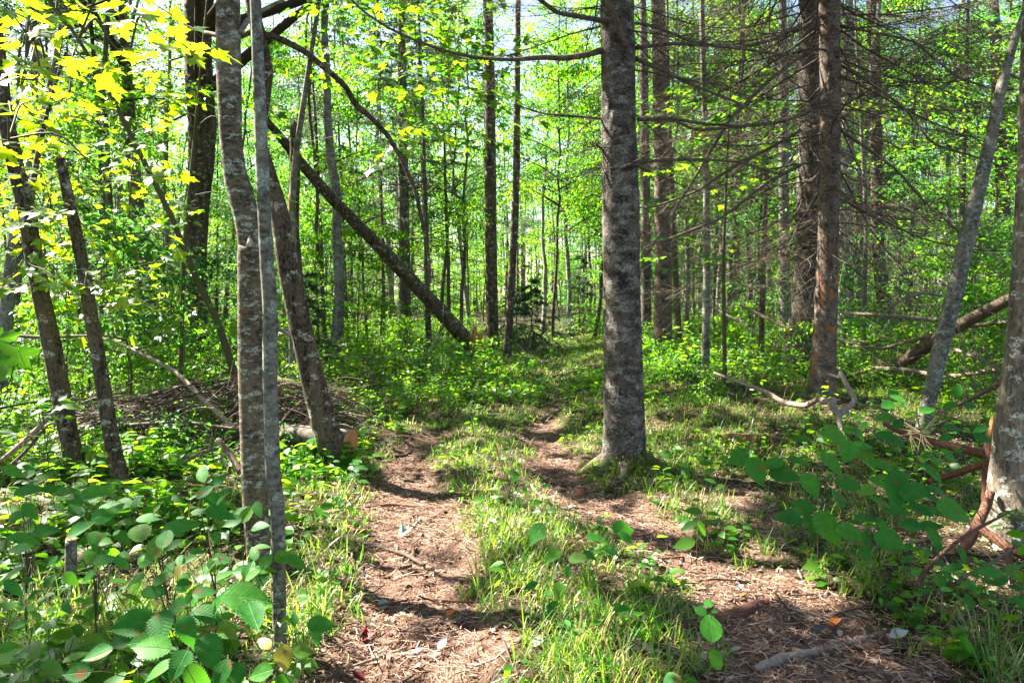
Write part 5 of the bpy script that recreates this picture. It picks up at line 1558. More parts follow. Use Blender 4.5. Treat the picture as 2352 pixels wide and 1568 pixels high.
# ------------------------------------------------------------------ logs, roots, sticks, brush
def wood(name, label, cat, path, mat, Y=None, sides=12, rough=.1, n=30, lift=.7, cut=None, group=None, forks=(), twigs=0, rnd=.5, freq=14, tl=.3):
    """path in photo pixels (dx, dy, width); Y None: it lies on the ground, else the two depths of its ends"""
    def pts3(path, Y):
        out = []
        for i, (dx, dy, w) in enumerate(path):
            if Y is None:
                p = G(dx, dy); r = w / 2 / F * p[1]; p = p + (0, 0, r * lift)
            else:
                yy = Y[0] + (Y[1] - Y[0]) * i / (len(path) - 1); p = P(dx, dy, yy); r = w / 2 / F * yy
            out.append((*p, r))
        return np.array(out)
    a = pts3(path, Y); b = resample(a, n)
    t = thing(name, label, cat, b[0][:3], group)
    g = Geo(); tubes(g, b[:, :3], b[:, 3], sides, rnd, cap=True, rough=rough, freq=freq); part('wood' if name != 'fallen_log' else 'trunk', g, mat, t)
    for fk in forks:
        fp, fY = fk
        c = resample(pts3(fp, fY), 16); g = Geo(); tubes(g, c[:, :3], c[:, 3], max(5, sides - 3), rnd, cap=True, rough=rough, freq=freq); part('branch', g, mat, t)
    if twigs:
        g = Geo(); u = rng.integers(2, n - 1, twigs); T = unit(b[u, :3] - b[u - 1, :3]); D = unit(T * .5 + randdir(twigs, .15)); L = tl * rng.uniform(.3, 1, twigs); w = np.linspace(0, 1, 5)
        Q = b[u, :3][:, None] + D[:, None] * (L[:, None] * w)[..., None] + rng.normal(0, .25, (twigs, 1, 3)) * (L[:, None] * w ** 2)[..., None]
        for qq in Q:
            g = Geo(); tubes(g, qq, .0035 * (1 - .7 * w), 4, rng.random()) if False else tubes(g, qq[None], (.0035 * (1 - .7 * w))[None], 4, rng.random())
            for j in (1, 2, 3):
                dd = unit(D[0] + randdir(1)[0]); l2 = rng.uniform(.05, .3) * tl; w3 = np.linspace(0, 1, 4)
                tubes(g, (qq[j] + dd * (l2 * w3)[:, None])[None], (.002 * (1 - .7 * w3))[None], 3, rng.random())
            part('twig', g, mat, t)
    if cut:
        for end in cut:
            e, pv = (b[-1], b[-2]) if end == 1 else (b[0], b[1])
            dd = unit(e[:3] - pv[:3]); g = Geo()
            tubes(g, [[e[:3] - dd * .003, e[:3] + dd * .002, e[:3] + dd * .004]], [[e[3] * .97, e[3] * .97, e[3] * .90]], 20, .5, cap=True, rough=.04)
            part('cut_end', g, M['cutwood'], t)
    return t

wood('fallen_log', 'long slender dead log leaning up to the left from the broken orange stump', 'log',
     [(1095, 806, 36), (1000, 702, 34), (920, 618, 32), (850, 545, 28), (770, 465, 26), (700, 385, 24), (640, 310, 20), (600, 262, 16)], M['dark_bark'], Y=(19, 15.5), rough=.08, n=60, freq=5)
p = P(1092, 806, 18.6); p[2] = float(gh(p[0], p[1]))
t = thing('stump', 'splintered orange stump at the lower end of the long leaning log', 'stump', p)
g = Geo()
tubes(g, [[p - (0, 0, .2), p + (0, 0, .25), p + (.02, 0, .42)]], [[.17, .16, .12]], 12, .3, cap=True, rough=.2); part('trunk', g, M['dark_bark'], t)
g = Geo()
for k in range(9):
    o = np.array([rng.normal(0, .07), rng.normal(-.08, .04), 0]); tubes(g, [[p + o + (0, 0, .2), p + o + (0, 0, .6), p + o + (0, 0, .65 + rng.uniform(.05, .3))]], [[.07, .06, .01]], 5, rng.random(), cap=True)
part('splinters', g, M['cutwood'], t)
wood('fallen_log', 'horizontal log under the brush, its orange sawn end beside the dark leaning trunk', 'log',
     [(150, 992, 34), (350, 985, 38), (560, 990, 40), (700, 998, 44), (806, 1012, 52)], M['far_bark'], Y=(7.3, 6.25), sides=20, n=50, cut=[1], rough=.05)
wood('fallen_log', 'darker thinner log lying on top behind the brush, ending right of the leaning trunk', 'log',
     [(600, 868, 20), (700, 888, 22), (788, 908, 20)], M['dark_bark'], Y=(8.4, 8.0), cut=[1], n=24)
wood('fallen_log', 'short sawn stick sticking up out of the brush pile, pale cut face on top', 'log', [(455, 925, 12), (453, 873, 14)], M['dead'], Y=(7.6, 7.5), n=8, cut=[1])
wood('fallen_log', 'mossy log end half hidden by leaves at lower left', 'log', [(60, 1330, 60), (140, 1330, 66), (215, 1290, 60)], M['dark_bark'], n=16, cut=[0], rough=.12, lift=.4)
wood('fallen_log', 'small upright sawn stub with a round pale cut face among the left plants', 'log', [(163, 1330, 26), (163, 1255, 25), (164, 1238, 24)], M['gray_bark'], Y=(3.3, 3.3), n=10, cut=[1])
wood('fallen_log', 'rotten orange log piece lying in the grass at the lower left', 'log', [(90, 1440, 40), (150, 1432, 44), (200, 1418, 36)], M['cutwood'], n=14, rough=.25)
wood('fallen_log', 'brown dead trunk leaning from the twin spruces up to the right edge trunk', 'log',
     [(1940, 892, 24), (2010, 862, 28), (2080, 826, 30), (2150, 780, 30), (2220, 738, 28), (2330, 682, 26)], M['dead'], Y=(11.0, 8.6), rough=.08, n=50, twigs=26, tl=.9)
for i, (path, Y, lab) in enumerate([
    ([(1940, 720, 8), (2000, 722, 9), (2080, 728, 10), (2180, 738, 10), (2260, 745, 8)], (12.5, 11), 'bleached pole lying level behind the curved grey trunk, the highest one'),
    ([(1960, 795, 6), (2030, 800, 7), (2120, 775, 9), (2200, 752, 10), (2290, 742, 9), (2330, 738, 8)], (10.5, 8.8), 'grey bare limb crossing just above the brown leaning trunk'),
    ([(1930, 868, 8), (2010, 845, 10), (2090, 850, 11), (2160, 866, 11), (2240, 858, 11), (2310, 845, 9)], (10, 8), 'grey bowed limb under the brown leaning trunk'),
    ([(2050, 985, 5), (2130, 955, 8), (2210, 925, 10), (2260, 900, 10), (2310, 870, 9)], (8, 6.5), 'grey limb slanting up to the right edge trunk'),
    ([(1700, 700, 6), (1760, 730, 8), (1840, 770, 8), (1960, 790, 7)], (13, 11), 'thin grey limb slanting down behind the twin spruces'),
    ([(2170, 680, 6), (2120, 672, 8), (2060, 690, 9), (2040, 715, 8)], (10, 9.8), 'dark hooked limb beside the curved grey trunk'),
    ([(2190, 800, 6), (2260, 830, 8), (2320, 862, 9)], (8.5, 7.5), 'dark limb slanting down towards the right edge trunk'),
    ([(1625, 700, 5), (1690, 735, 6), (1790, 800, 5)], (15, 14), 'far bleached twig left of the twin spruces'),
    ([(1960, 780, 5), (2030, 795, 6), (2120, 810, 5), (2180, 800, 4)], (12, 11), 'thin dark limb lying over the sunlit grass at right')]):
    wood('dead_limb', lab, 'branch', path, M['bleached'] if 'bleach' in lab else M['dead'], Y=Y, sides=7, n=30, twigs=34, tl=.8, rnd=.7)
wood('fallen_branch', 'pale forked branch lying on the ground in front of the twin spruces', 'branch',
     [(1640, 856, 6), (1700, 878, 8), (1760, 900, 11), (1800, 925, 12), (1850, 933, 13), (1880, 915, 12), (1905, 925, 13), (1925, 950, 16)], M['dead'], Y=(7.6, 5.9), sides=10, n=50, rnd=.75, twigs=8, tl=.3,
     forks=[([(1925, 950, 18), (1952, 935, 13), (1965, 918, 12), (1945, 885, 12), (1930, 852, 9)], (5.9, 6.1)), ([(1922, 950, 18), (1912, 925, 16), (1916, 916, 15)], (5.9, 5.95)), ([(1930, 868, 8), (1912, 862, 7), (1900, 858, 5)], (6.1, 6.2)),
            ([(1925, 950, 16), (1930, 980, 11), (1940, 1010, 8)], (5.9, 5.6))])
wood('fallen_branch', 'thick reddish branch slanting down against the right edge trunk, the upper of two', 'branch', [(2030, 972, 10), (2070, 992, 15), (2140, 1015, 18), (2210, 1030, 20), (2280, 1048, 20)], M['root'], Y=(5.9, 4.9), sides=14, n=40)
wood('fallen_branch', 'reddish brown branch slanting up to the edge trunk, the lower of two', 'branch', [(2130, 1106, 12), (2190, 1088, 16), (2240, 1072, 18), (2285, 1058, 17)], M['root'], Y=(5.1, 4.7), sides=14, n=30)
wood('snag', 'low rotten snag with a torn orange top against the right edge trunk', 'snag', [(2268, 1160, 26), (2272, 1080, 28), (2276, 1010, 30), (2280, 985, 26)], M['root'], Y=(4.75, 4.75), sides=18, n=30, rough=.3,
     forks=[])
g = Geo(); pb = P(2281, 985, 4.70)
for k in range(6):
    o = np.array([rng.normal(0, .012), rng.normal(-.01, .01), 0]); tubes(g, [[pb + o - (0, 0, .05), pb + o + (0, 0, .04), pb + o + (.003, 0, .05 + rng.uniform(.02, .06))]], [[.016, .014, .004]], 5, .8, cap=True, rough=.2)
sn = [o for o in COL.objects if o.name.startswith('snag') and 'torn orange top' in str(o.get('label', ''))][0]
part('torn_wood', g, M['cutwood'], sn)
wood('root', 'thick reddish root curling down the left side of the right edge trunk', 'root', [(2275, 1130, 20), (2262, 1170, 22), (2245, 1205, 24), (2225, 1245, 24), (2200, 1270, 18)], M['root'], Y=(4.2, 4.0), sides=14, n=40,
     forks=[([(2240, 1205, 22), (2290, 1240, 20), (2330, 1268, 20), (2380, 1285, 20)], (4.1, 3.75)), ([(2318, 1262, 16), (2315, 1290, 16), (2340, 1312, 15), (2380, 1325, 13)], (3.85, 3.7))])
wood('fallen_branch', 'bent reddish stick rising from the soil towards the foot of the right edge trunk', 'branch', [(2108, 1345, 12), (2125, 1310, 11), (2170, 1265, 10), (2225, 1225, 9), (2270, 1200, 7), (2312, 1180, 4)], M['root'], Y=(3.3, 3.6), sides=9, n=40, twigs=3)
wood('fallen_branch', 'grey stick lying in the leaves below the right edge trunk', 'branch', [(2155, 1365, 5), (2220, 1320, 7), (2290, 1285, 8), (2352, 1240, 7)], M['dead'], Y=(3.15, 3.5), sides=8, n=26)
wood('root', 'pale root with flaking bark snaking across the bottom right soil', 'root', [(1735, 1535, 20), (1790, 1516, 30), (1850, 1505, 28), (1910, 1495, 22), (1970, 1473, 18), (2020, 1458, 14), (2075, 1440, 8)], M['dead'], sides=16, n=90, rough=.3, lift=.0, rnd=.8, freq=30)
wood('root', 'low rounded brown root hump in the sun patch of the right rut', 'root', [(1650, 1425, 26), (1700, 1408, 36), (1750, 1392, 36), (1790, 1378, 18)], M['root'], sides=16, n=30, rough=.12, lift=.0)
wood('root', 'reddish root running along the ground towards the lower right corner', 'root', [(2100, 1350, 10), (2150, 1395, 14), (2200, 1425, 16), (2270, 1455, 18), (2352, 1470, 16)], M['root'], sides=12, n=40, rough=.15, lift=.4)
wood('fallen_log', 'short mossy rotten log lying in the shade of the bank at right', 'log', [(1660, 1010, 20), (1720, 1020, 26), (1785, 1020, 24)], M['root'], n=24, rough=.25, sides=16)
for i, (path, mat, lab) in enumerate([
    ([(880, 1050, 6), (930, 1048, 6), (955, 1030, 5)], 'dead', 'bent thin stick across the top of the left rut'),
    ([(905, 1065, 6), (965, 1058, 6)], 'root', 'short reddish stick below the bent one in the left rut'),
    ([(790, 1212, 12), (815, 1225, 13), (850, 1222, 10)], 'root', 'thick brown piece of wood at the left edge of the sunlit soil'),
    ([(945, 1215, 9), (962, 1200, 9), (966, 1190, 6)], 'bleached', 'pale forked stick standing up from the sunlit left rut'),
    ([(780, 1240, 7), (860, 1256, 8), (930, 1275, 9), (975, 1300, 8)], 'dead', 'long stick running down the middle of the left rut'),
    ([(890, 1330, 10), (915, 1312, 11), (945, 1300, 8)], 'dead', 'curved dead stick lying on the left rut where sun meets shade'),
    ([(800, 1535, 7), (860, 1515, 8), (935, 1487, 6)], 'dead', 'straight brown stick on the shaded soil at the bottom left of the path'),
    ([(1055, 1430, 9), (1062, 1405, 8)], 'bleached', 'stubby pale twig beside the orange leaf'),
    ([(1120, 1455, 6), (1180, 1420, 7)], 'root', 'rusty splinter of wood left of the bottom grass'),
    ([(850, 1395, 5), (960, 1375, 6), (1090, 1385, 5), (1180, 1370, 4)], 'root', 'thin crooked root crossing the left rut at the edge of the tree shadow'),
    ([(820, 1170, 6), (900, 1160, 8), (1010, 1168, 7), (1060, 1160, 4)], 'root', 'exposed reddish root crossing the left rut below the leaning trunk'),
    ([(900, 1440, 4), (990, 1455, 5), (1080, 1475, 4)], 'dead', 'slim twig lying slantwise on the shaded soil under the orange leaf'),
    ([(1560, 1345, 5), (1640, 1330, 6), (1740, 1338, 5)], 'dead', 'thin stick above the root hump in the right rut'),
    ([(1250, 1225, 5), (1340, 1235, 6), (1450, 1228, 5)], 'root', 'reddish stick between the bramble and the seedling'),
    ([(1800, 1440, 4), (1880, 1425, 4), (1960, 1398, 4), (2060, 1392, 3)], 'dead', 'thin grey twig behind the slate-dark leaf'),
    ([(690, 1215, 5), (760, 1255, 6), (830, 1300, 5)], 'dead', 'thin stick slanting along the left edge of the left rut'),
    ([(1215, 1455, 8), (1222, 1425, 6)], 'root', 'small rusty stub at the edge of the bottom grass'),
    ([(1240, 968, 10), (1275, 950, 11), (1290, 940, 7)], 'dead', 'short thick stick lying on the far right rut'),
    ([(1400, 1290, 5), (1480, 1286, 6), (1570, 1280, 5)], 'root', 'thin straight stick along the near edge of the middle grass'),
    ([(1040, 1080, 7), (1060, 1098, 8), (1078, 1110, 6)], 'root', 'reddish stick in the grass between the ruts'),
    ([(1220, 1115, 7), (1232, 1135, 8), (1260, 1150, 6)], 'bleached', 'pale crooked stick behind the seedling'),
    ([(1260, 1160, 6), (1330, 1180, 7), (1360, 1190, 5)], 'dead', 'stick in the sun left of the big spruce foot'),
    ([(1760, 1372, 4), (1900, 1362, 4), (2040, 1358, 4), (2150, 1368, 3)], 'dead', 'long thin grey twig lying over the grass at the right edge of the path'),
    ([(1860, 1080, 6), (1960, 1050, 8), (2060, 1040, 7)], 'dead', 'curved stick under the right hazel leaves'),
    ([(0, 1130, 14), (90, 1150, 16), (170, 1182, 18), (240, 1165, 12)], 'gray_bark', 'lichen-grey limb lying among the left plants'),
    ([(0, 1128, 7), (120, 1136, 8), (250, 1133, 8), (330, 1150, 8)], 'root', 'reddish stick crossing behind the lichen-grey limb'),
    ([(330, 1165, 14), (420, 1158, 18), (500, 1140, 18), (560, 1145, 14)], 'root', 'thick reddish stick left of the birch foot'),
    ([(100, 1182, 5), (250, 1192, 6), (420, 1180, 6)], 'root', 'thin reddish stick behind the fern'),
    ([(640, 1165, 6), (760, 1180, 8), (800, 1176, 5)], 'root', 'reddish stick right of the thin grey trunk')]):
    wood('stick', lab, 'stick', path, M[mat], sides=8, n=20, rough=.15, rnd=rng.uniform(.3, .7))

# the brush pile: thin cut branches heaped over the log at left
g = Geo()
def pilep(dx, dy, Y): return P(dx, dy, Y)
n = 430
a0 = np.stack([rng.uniform(170, 790, n), np.zeros(n)], 1)
Q = []; Rr = []
for i in range(n):
    dx = rng.uniform(190, 770); Y = rng.uniform(6.6, 8.6)
    top = np.interp(dx, [170, 300, 450, 600, 700, 800], [960, 922, 885, 870, 890, 930])
    dy = rng.uniform(top, 985)
    ang = rng.normal(0, .4) if rng.random() < .6 else rng.normal(0, 1.1)
    L = rng.uniform(.4, 1.7)
    c = P(dx, dy, Y)
    d = np.array([math.cos(ang), rng.normal(0, .35), math.sin(ang) * .75])
    t6 = np.linspace(-.5, .5, 7)
    arch = -.16 * L * (t6 * 2) ** 2
    q = c + d * (L * t6)[:, None] + rng.normal(0, .012, (7, 3)); q[:, 2] += arch
    q[:, 2] = np.maximum(q[:, 2], gh(q[:, 0], q[:, 1]) + .01)
    Q.append(q); Rr.append(rng.uniform(.003, .011) * np.linspace(1, .4, 7))
tubes(g, np.array(Q), np.array(Rr), 5, rng.random(n) * .95)
Q = np.array(Q); k = rng.integers(0, n, 1800); s = rng.integers(1, 6, 1800); D = randdir(1800, .1); w = np.linspace(0, 1, 4); L = rng.uniform(.08, .35, 1800)
q2 = Q[k, s][:, None] + D[:, None] * (L[:, None] * w)[..., None]
tubes(g, q2, np.broadcast_to(.0022 * (1 - .6 * w), (1800, 4)), 3, rng.random(1800))
solo('brush_pile', g, M['dead'], 'heap of thin dead brown branches piled over the horizontal log at left', 'brush pile')
bl = [([(0, 768, 7), (90, 775, 8), (240, 770, 6), (300, 780, 4)], (7, 7.4), 'long pale stick level behind the forked trunk'),
      ([(200, 765, 5), (300, 800, 7), (400, 850, 10), (470, 920, 12), (540, 985, 13)], (7.4, 6.4), 'brown branch slanting down right in front of the brush pile'),
      ([(255, 930, 8), (350, 905, 8), (440, 880, 7)], (7.2, 7.0), 'stick slanting up over the left part of the brush pile'),
      ([(600, 740, 6), (660, 765, 9), (700, 800, 10), (715, 830, 9)], (6.8, 6.6), 'reddish dead branch between the thin grey trunk and the dark leaning trunk'),
      ([(0, 1060, 10), (60, 1010, 13), (120, 950, 11), (160, 925, 8)], (5.0, 5.3), 'grey limb slanting up from the left picture edge'),
      ([(0, 1090, 6), (60, 1035, 8), (110, 975, 6)], (4.9, 5.2), 'second paler limb just under the grey one at the left edge'),
      ([(300, 975, 7), (420, 968, 8), (540, 985, 7)], (6.5, 6.3), 'light arching stick lying along the horizontal log'),
      ([(500, 1010, 14), (530, 1045, 16), (552, 1085, 16)], (4.2, 4.05), 'dark broken limb leaning against the birch foot'),
      ([(425, 1060, 9), (460, 1040, 10), (500, 1030, 7)], (5, 5), 'curved brown stick left of the birch above the plants')]
for path, Y, lab in bl:
    wood('fallen_branch', lab, 'branch', path, M['dead'], Y=Y, sides=8, n=26, twigs=9, tl=.35, rnd=rng.uniform(.4, .8))
# grey deadwood tangle on the ground behind the leaning log
for path, Y, lab in [([(740, 815, 7), (830, 822, 8), (930, 826, 8), (1040, 822, 7)], (16, 17), 'thin dark trunk lying level under the leaning log'),
                     ([(960, 850, 6), (985, 815, 8), (1000, 790, 6), (1010, 770, 4)], (15, 15.5), 'bleached limb standing up under the leaning log'),
                     ([(1190, 790, 3), (1208, 812, 4), (1222, 830, 3)], (17, 16), 'short pale stick beside the far end of the path')]:
    wood('dead_limb', lab, 'branch', path, M['bleached'], Y=Y, sides=6, n=20, twigs=30, tl=.8, rnd=.5)

# ------------------------------------------------------------------ foreground plants, leaf by leaf
def plant(label, root, lv, name='hazel_shrub', cat='shrub', Yf=None, tpl=HAZEL, mat='leaf_near', stem=.0035, node_h=.6, cscale=1.0, extra=0, tiltn=(0, -.62, .78), crop=None, group=None):
    """lv: (x, y, length, heading) of every leaf in crop pixels; heading 0 right, 90 up"""
    ox, oy, k = crop
    rp = G(*root)
    t = thing(name, label, cat, rp, group)
    gl = Geo(); gs = Geo()
    P0 = np.array(rp) - (0, 0, .03)
    L = []
    for (cx, cyy, ln, ang) in lv:
        L.append((ox + cx * k, oy + cyy * k, ln * k, ang))
    for _ in range(extra):
        a = L[rng.integers(len(L))]
        L.append((a[0] + rng.normal(0, 35), a[1] + rng.normal(0, 26), a[2] * rng.uniform(.6, 1), a[3] + rng.normal(0, 50)))
    cen = np.mean([P(a[0], a[1], Yf(a[1])) for a in L], 0)
    main = resample(np.array([P0, P0 + (cen - P0) * [.2, .2, .5] + rng.normal(0, .01, 3), cen - (0, 0, .03)]), 14)
    tubes(gs, main, np.linspace(stem, .0018, 14), 6, .4)
    nodes = [main[5], main[8], main[11]]
    for (dx, dy, ln, ang) in L:
        Y = Yf(dy) + rng.normal(0, .05)
        c = P(dx, dy, Y); s = ln / F * Y * 1.0
        n0 = unit(np.array(tiltn) + rng.normal(0, .20, 3))
        e1 = unit(np.cross([0, 1, 0.0], n0)); e1 = e1 if e1[0] > 0 else -e1
        e2 = np.cross(n0, e1)
        if e2[2] < 0: e2 = -e2
        a = R(ang); d = unit(math.cos(a) * e1 + math.sin(a) * e2)
        b = c - d * s * .5
        leaves(gl, tpl if rng.random() < .8 else OVATE, [b], [d], [n0], s, rng.random() * .9, width=rng.uniform(.72, 1.08), curl=rng.normal(.05, .28, 1))
        nd = P0 + (cen - P0) * node_h + (b - cen) * [.35, .35, .2]
        q = resample(np.array([nodes[rng.integers(3)], nd * .5 + b * .5, b - d * s * .2 + (0, 0, .008), b]), 9)
        q[:, 2] = np.maximum(q[:, 2], gh(q[:, 0], q[:, 1]) - .02)
        tubes(gs, q, np.linspace(.0018, .0010, 9), 5, .4)
    part('stem', gs, M['stem'], t); part('foliage', gl, M[mat] if isinstance(mat, str) else mat, t)
    return t
C4 = (0, 781, .5023); C5 = (781, 781, .5023); C6 = (1562, 781, .5023)
YL = lambda dy: float(np.interp(dy, [1060, 1150, 1300, 1568], [3.1, 2.75, 2.3, 1.75]))
plant('broad-leaved shrub at the lower left edge with cupped dull green leaves', (60, 1500), [(135, 685, 150, 10), (80, 945, 130, 180), (60, 600, 120, 0), (110, 900, 140, 20), (230, 1100, 80, 80), (120, 1095, 60, 200), (150, 1160, 60, 250), (300, 1220, 90, 300), (240, 1000, 70, 90), (40, 1060, 130, 200), (60, 1130, 120, -20),
      (200, 620, 90, 30), (320, 1090, 90, 0), (30, 1400, 90, 20), (90, 1440, 80, 180), (130, 580, 60, 0), (90, 1300, 80, 30), (190, 1200, 60, 30), (210, 870, 120, 30), (60, 800, 110, 160)], Yf=YL, crop=C4, extra=5, tpl=OVATE)
plant('hazel with large serrated leaves filling the lower left in front of the forked trunk', (230, 1560), [(450, 700, 150, 20), (345, 785, 110, 150), (375, 870, 150, 10), (420, 990, 110, -20), (350, 720, 110, 180), (520, 760, 120, 0), (440, 920, 130, -40), (470, 800, 110, 10), (300, 690, 100, 30), (560, 900, 110, -30), (480, 1000, 100, 30), (560, 1020, 90, 0), (400, 1080, 90, 180)],
      Yf=YL, crop=C4, extra=4)
plant('shrub with rounded smooth leaves in the middle of the left foreground', (400, 1568), [(620, 745, 70, 60), (680, 810, 120, 0), (640, 880, 130, -60), (725, 950, 120, 70), (700, 1160, 110, 180), (740, 1090, 90, 60), (780, 1040, 80, 200), (660, 1000, 90, 160), (620, 1090, 80, 200), (840, 1120, 80, 0), (790, 930, 90, 30), (560, 740, 90, 170)],
      Yf=YL, crop=C4, extra=5, tpl=ROUND)
plant('shrub with long green leaves rising just left of the birch trunk', (500, 1500), [(830, 850, 180, 30), (925, 605, 115, 105), (940, 690, 100, 50), (1000, 785, 140, -10), (1020, 725, 80, 40), (1010, 640, 90, 60), (900, 780, 90, 160), (990, 900, 90, -60), (1010, 1000, 110, -20), (960, 1030, 110, 240), (900, 960, 80, 20), (860, 1000, 80, 200)],
      Yf=YL, crop=C4, extra=3, tpl=OVATE)
plant('hazel with big jagged leaves at the very bottom left, nearest the camera', (470, 1640), [(895, 1160, 120, 40), (1130, 1165, 220, 10), (940, 1250, 160, -20), (610, 1300, 200, 215), (740, 1310, 170, -80), (690, 1400, 190, 180), (850, 1320, 150, -60), (820, 1480, 150, -90), (960, 1420, 180, -60), (350, 1520, 130, 190), (1010, 1530, 150, -100), (1010, 1200, 120, 20), (560, 1370, 140, 180),
      (720, 1500, 160, 200), (800, 1210, 120, 150), (1040, 1330, 110, -30), (900, 1545, 160, -60), (450, 1440, 130, 200)], Yf=lambda dy: float(np.interp(dy, [1350, 1568], [2.05, 1.75])), crop=C4, extra=4)
plant('small plant whose leaves cross in front of the birch trunk', (560, 1400), [(1090, 800, 120, -120), (1180, 775, 90, -60), (1130, 790, 100, 60), (1190, 850, 90, -10), (1060, 830, 90, 200)], Yf=lambda dy: 2.95, crop=C4, extra=0)
plant('dark green seedling with drooping leaves around the foot of the birch', (600, 1420), [(1190, 1040, 120, 0), (1350, 1020, 120, 0), (1160, 970, 90, 120), (1150, 1080, 80, 240), (1100, 1050, 90, 190), (1300, 990, 90, 40), (1200, 1090, 80, -90), (1220, 1010, 80, 60)], Yf=lambda dy: 2.75, crop=C4, extra=4)
plant('seedling with notched light green leaves right of the thin grey trunk at the bottom', (690, 1530), [(1345, 1270, 70, 120), (1470, 1300, 130, 30), (1450, 1360, 70, -60), (1390, 1420, 100, 10), (1190, 1520, 140, 180), (1300, 1560, 90, 0)], Yf=lambda dy: 2.15, crop=C4, extra=0)
YLW = leaf_mat('leaf_yellowing', [(0, (.40, .30, .03)), (1, (.22, .24, .03))], [(0, (.6, .45, .05)), (1, (.4, .5, .05))], .35, .45, veins=True)
plant('yellowing leaves on a small stem at the very foot of the thin grey trunk', (640, 1560), [(1210, 1380, 90, 150), (1300, 1450, 120, -70), (1180, 1350, 50, 60)], Yf=lambda dy: 2.1, crop=C4, mat=YLW)
plant('single bright yellow leaf on a stem in the left foreground shrub', (410, 1500), [(815, 1060, 75, -60)], Yf=lambda dy: 2.28, crop=C4, mat=YLW, tpl=OVATE, name='seedling', cat='seedling')
YR = lambda dy: float(np.interp(dy, [900, 1000, 1150, 1280, 1400], [4.6, 3.7, 3.15, 2.95, 2.6]))
plant('left part of the hazel under the right spruce, its leaves hanging over the bank', (1880, 1310), [(265, 540, 110, 200), (350, 600, 140, -80), (480, 620, 150, -40), (600, 660, 130, -80), (550, 550, 130, 0), (420, 560, 120, 160), (690, 570, 140, -50), (490, 820, 150, 190), (590, 840, 110, -80), (680, 860, 180, -80), (780, 880, 140, -70), (560, 760, 110, 150), (540, 780, 90, 30)],
      Yf=YR, crop=C6, extra=1)
plant('leafy middle of the hazel in front of the mossy log at right', (2020, 1330), [(700, 440, 150, 200), (765, 510, 140, -110), (860, 480, 90, 30), (960, 460, 140, -50), (860, 540, 130, -60), (990, 690, 180, -100), (1080, 690, 150, -30), (780, 660, 130, 0), (850, 690, 90, 200), (940, 580, 110, -40), (560, 450, 90, 180), (770, 410, 60, 0), (820, 430, 80, -30), (920, 640, 110, 150), (1020, 620, 90, 20)],
      Yf=YR, crop=C6, extra=1)
plant('right part of the hazel reaching towards the edge trunk', (2060, 1340), [(1150, 720, 150, -20), (1260, 780, 170, -20), (840, 930, 150, -80), (960, 920, 140, -60), (860, 820, 130, 0), (1170, 900, 120, -70), (1000, 780, 120, -20), (1180, 790, 120, -30), (1100, 780, 120, -50), (1060, 850, 120, -10), (1150, 850, 100, -30), (930, 850, 100, -30)],
      Yf=YR, crop=C6, extra=2)
plant('low seedlings with sunlit leaves below the right edge trunk', (2180, 1400), [(1040, 940, 80, 30), (1040, 1000, 70, 200), (1190, 1090, 100, 60), (1290, 980, 100, -70), (1430, 1060, 140, 0), (1345, 1075, 60, 180), (1120, 990, 90, 0), (1250, 1030, 90, 160), (1080, 1060, 70, 30), (1340, 1130, 90, -80), (1220, 1140, 70, 0), (1550, 1190, 80, 0), (1460, 1100, 100, 200)], Yf=YR, crop=C6, extra=10, tpl=OVATE)
plant('broad round leaf plant standing behind the hazel at right', (2040, 1040), [(960, 290, 95, 10), (930, 350, 80, 200), (1180, 545, 130, 10), (1230, 520, 90, -60), (1000, 380, 80, 30), (1250, 400, 100, 0), (1330, 300, 90, 30), (1380, 405, 90, 0), (1270, 230, 80, 30), (1230, 300, 80, 200)], Yf=YR, crop=C6, extra=14, tpl=OVATE)
plant('slender seedling with small pale leaves standing in the grass between the ruts', (1165, 1190), [(710, 415, 28, 80), (820, 485, 40, 20), (690, 470, 30, 120), (760, 500, 32, 30), (720, 455, 28, 60), (800, 440, 28, 10), (795, 605, 60, 0), (800, 630, 50, 200), (760, 650, 45, 30), (700, 680, 60, 160), (815, 700, 60, -60), (860, 650, 50, 60), (625, 730, 70, 180), (700, 755, 60, 200), (895, 740, 75, 20), (775, 705, 50, -90),
      (820, 745, 55, -60), (960, 745, 40, 0), (860, 800, 60, -80), (750, 540, 35, 150), (740, 470, 28, 0), (850, 690, 50, -40)], Yf=lambda dy: 4.75, crop=C5, tpl=OVATE, name='seedling', cat='seedling', extra=4, mat='leaf')
plant('bramble with pleated leaves between the ruts, in front of the seedling', (1320, 1330), [(1300, 860, 120, 20), (1180, 900, 120, 0), (900, 880, 110, -140), (970, 990, 100, -140), (1090, 1000, 100, -30), (1150, 980, 80, 0), (1040, 1060, 60, -100), (870, 1120, 80, 180), (1005, 1140, 90, -90), (970, 1240, 80, -90), (950, 1150, 60, 120), (970, 1205, 60, 180), (1240, 960, 80, -30), (1310, 900, 90, -20)],
      Yf=lambda dy: float(np.interp(dy, [1200, 1400], [3.7, 3.0])), crop=C5, name='bramble', cat='bramble', tpl=HAZEL)
plant('low three-leaved plant on the near right of the middle grass', (1420, 1450), [(1290, 1230, 90, -10), (1260, 1210, 60, 160), (1290, 1260, 60, -80), (1180, 1290, 50, 30), (1080, 1340, 50, 0), (1040, 1290, 50, 120)], Yf=lambda dy: 2.75, crop=C5, name='seedling', cat='seedling', tpl=OVATE)
plant('round scalloped leaves on an upright stem at the bottom centre right', (1640, 1560), [(140, 1315, 130, 90), (165, 1460, 100, -20), (130, 1200, 50, 90), (95, 1235, 60, 160), (160, 1235, 40, 20)], Yf=lambda dy: 2.35, crop=C6, name='seedling', cat='seedling', tpl=ROUND)
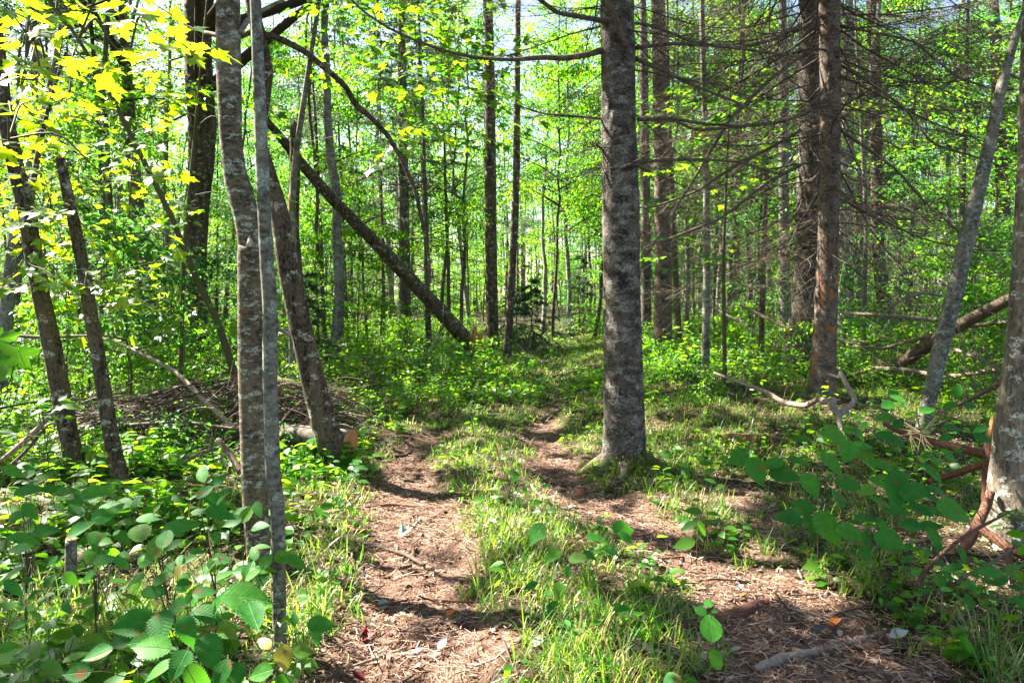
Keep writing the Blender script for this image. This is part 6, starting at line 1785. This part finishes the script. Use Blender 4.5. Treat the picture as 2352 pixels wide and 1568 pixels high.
plant('lobed leaf plant at the left foot of the sunlit bank, right of the spruce', (1600, 1290), [(60, 780, 90, 180), (40, 850, 90, 200), (100, 860, 80, -30), (120, 560, 70, 0), (130, 600, 60, 200), (140, 640, 60, 180), (180, 670, 50, 200), (20, 930, 110, 190), (90, 900, 60, 0)], Yf=lambda dy: 3.7, crop=C6, name='seedling', cat='seedling', tpl=OVATE, mat='leaf', extra=6)
plant('big leaf cut by the bottom edge right of centre', (1570, 1640), [(1520, 1560, 120, 90), (1480, 1600, 90, 200)], Yf=lambda dy: 2.0, crop=C5, name='seedling', cat='seedling', tpl=ROUND)
# small fern
t = thing('fern', 'small bright yellow-green fern among the left plants', 'fern', G(395, 1190))
g = Geo(); fb = np.array(G(395, 1190))
for (ex, ez, ey) in [(-.12, .24, 0), (-.03, .20, -.05), (.08, .12, -.08)]:
    c = resample(np.array([fb, fb + (ex * .5, ey * .5, ez * .75), fb + (ex * 1.1, ey * 1.1, ez)]), 22)
    T = unit(np.gradient(c, axis=0)); S = unit(np.cross(T, [0, 1, .2]))
    for sgn in (1, -1):
        leaves(g, NARROW, c[3:], T[3:] * .35 + S[3:] * sgn, [0, -1, .4], np.linspace(.06, .01, 19), .7, width=1.2)
part('frond', g, M['maple'], t)

# leafy near-edge twig at the far left with big dark leaves
plant('dark maple leaves at the left edge, at the height of the brush pile', (-40, 1300), [(20, 30, 150, 0), (110, 90, 110, -30), (30, 90, 120, -40), (150, 60, 60, 20), (10, 150, 90, -60)], Yf=lambda dy: 2.9, crop=C4, tpl=MAPLE, name='maple_seedling', cat='seedling', mat='leaf')
plant('lit leaf spray crossing the foot of the forked trunk', (120, 1150), [(330, 300, 90, 0), (250, 310, 60, 170), (100, 350, 60, 20), (300, 280, 60, 20), (210, 270, 60, 150), (20, 420, 90, 20), (160, 330, 60, 200), (110, 570, 70, 0), (80, 610, 80, 180), (190, 615, 60, -20)], Yf=lambda dy: 4.2, crop=C4, tpl=OVATE, mat='leaf', extra=10, name='maple_seedling', cat='seedling')
# a few weeds growing up through and over the brush pile
for (dx, Y, k, sc) in [(250, 6.6, 0, .8), (380, 6.3, 3, .7), (470, 6.8, 1, .6), (660, 6.5, 0, .6), (330, 8.9, 4, .8), (560, 9.0, 2, .9), (700, 8.8, 1, .9)]:
    x = (dx - 1176) / F * Y
    dup(SHRUBS[k], (x, Y, float(gh(x, Y))), rng.uniform(0, 6.28), sc, 'low leafy weed growing up around the brush pile at left', 'weeds around the brush pile')
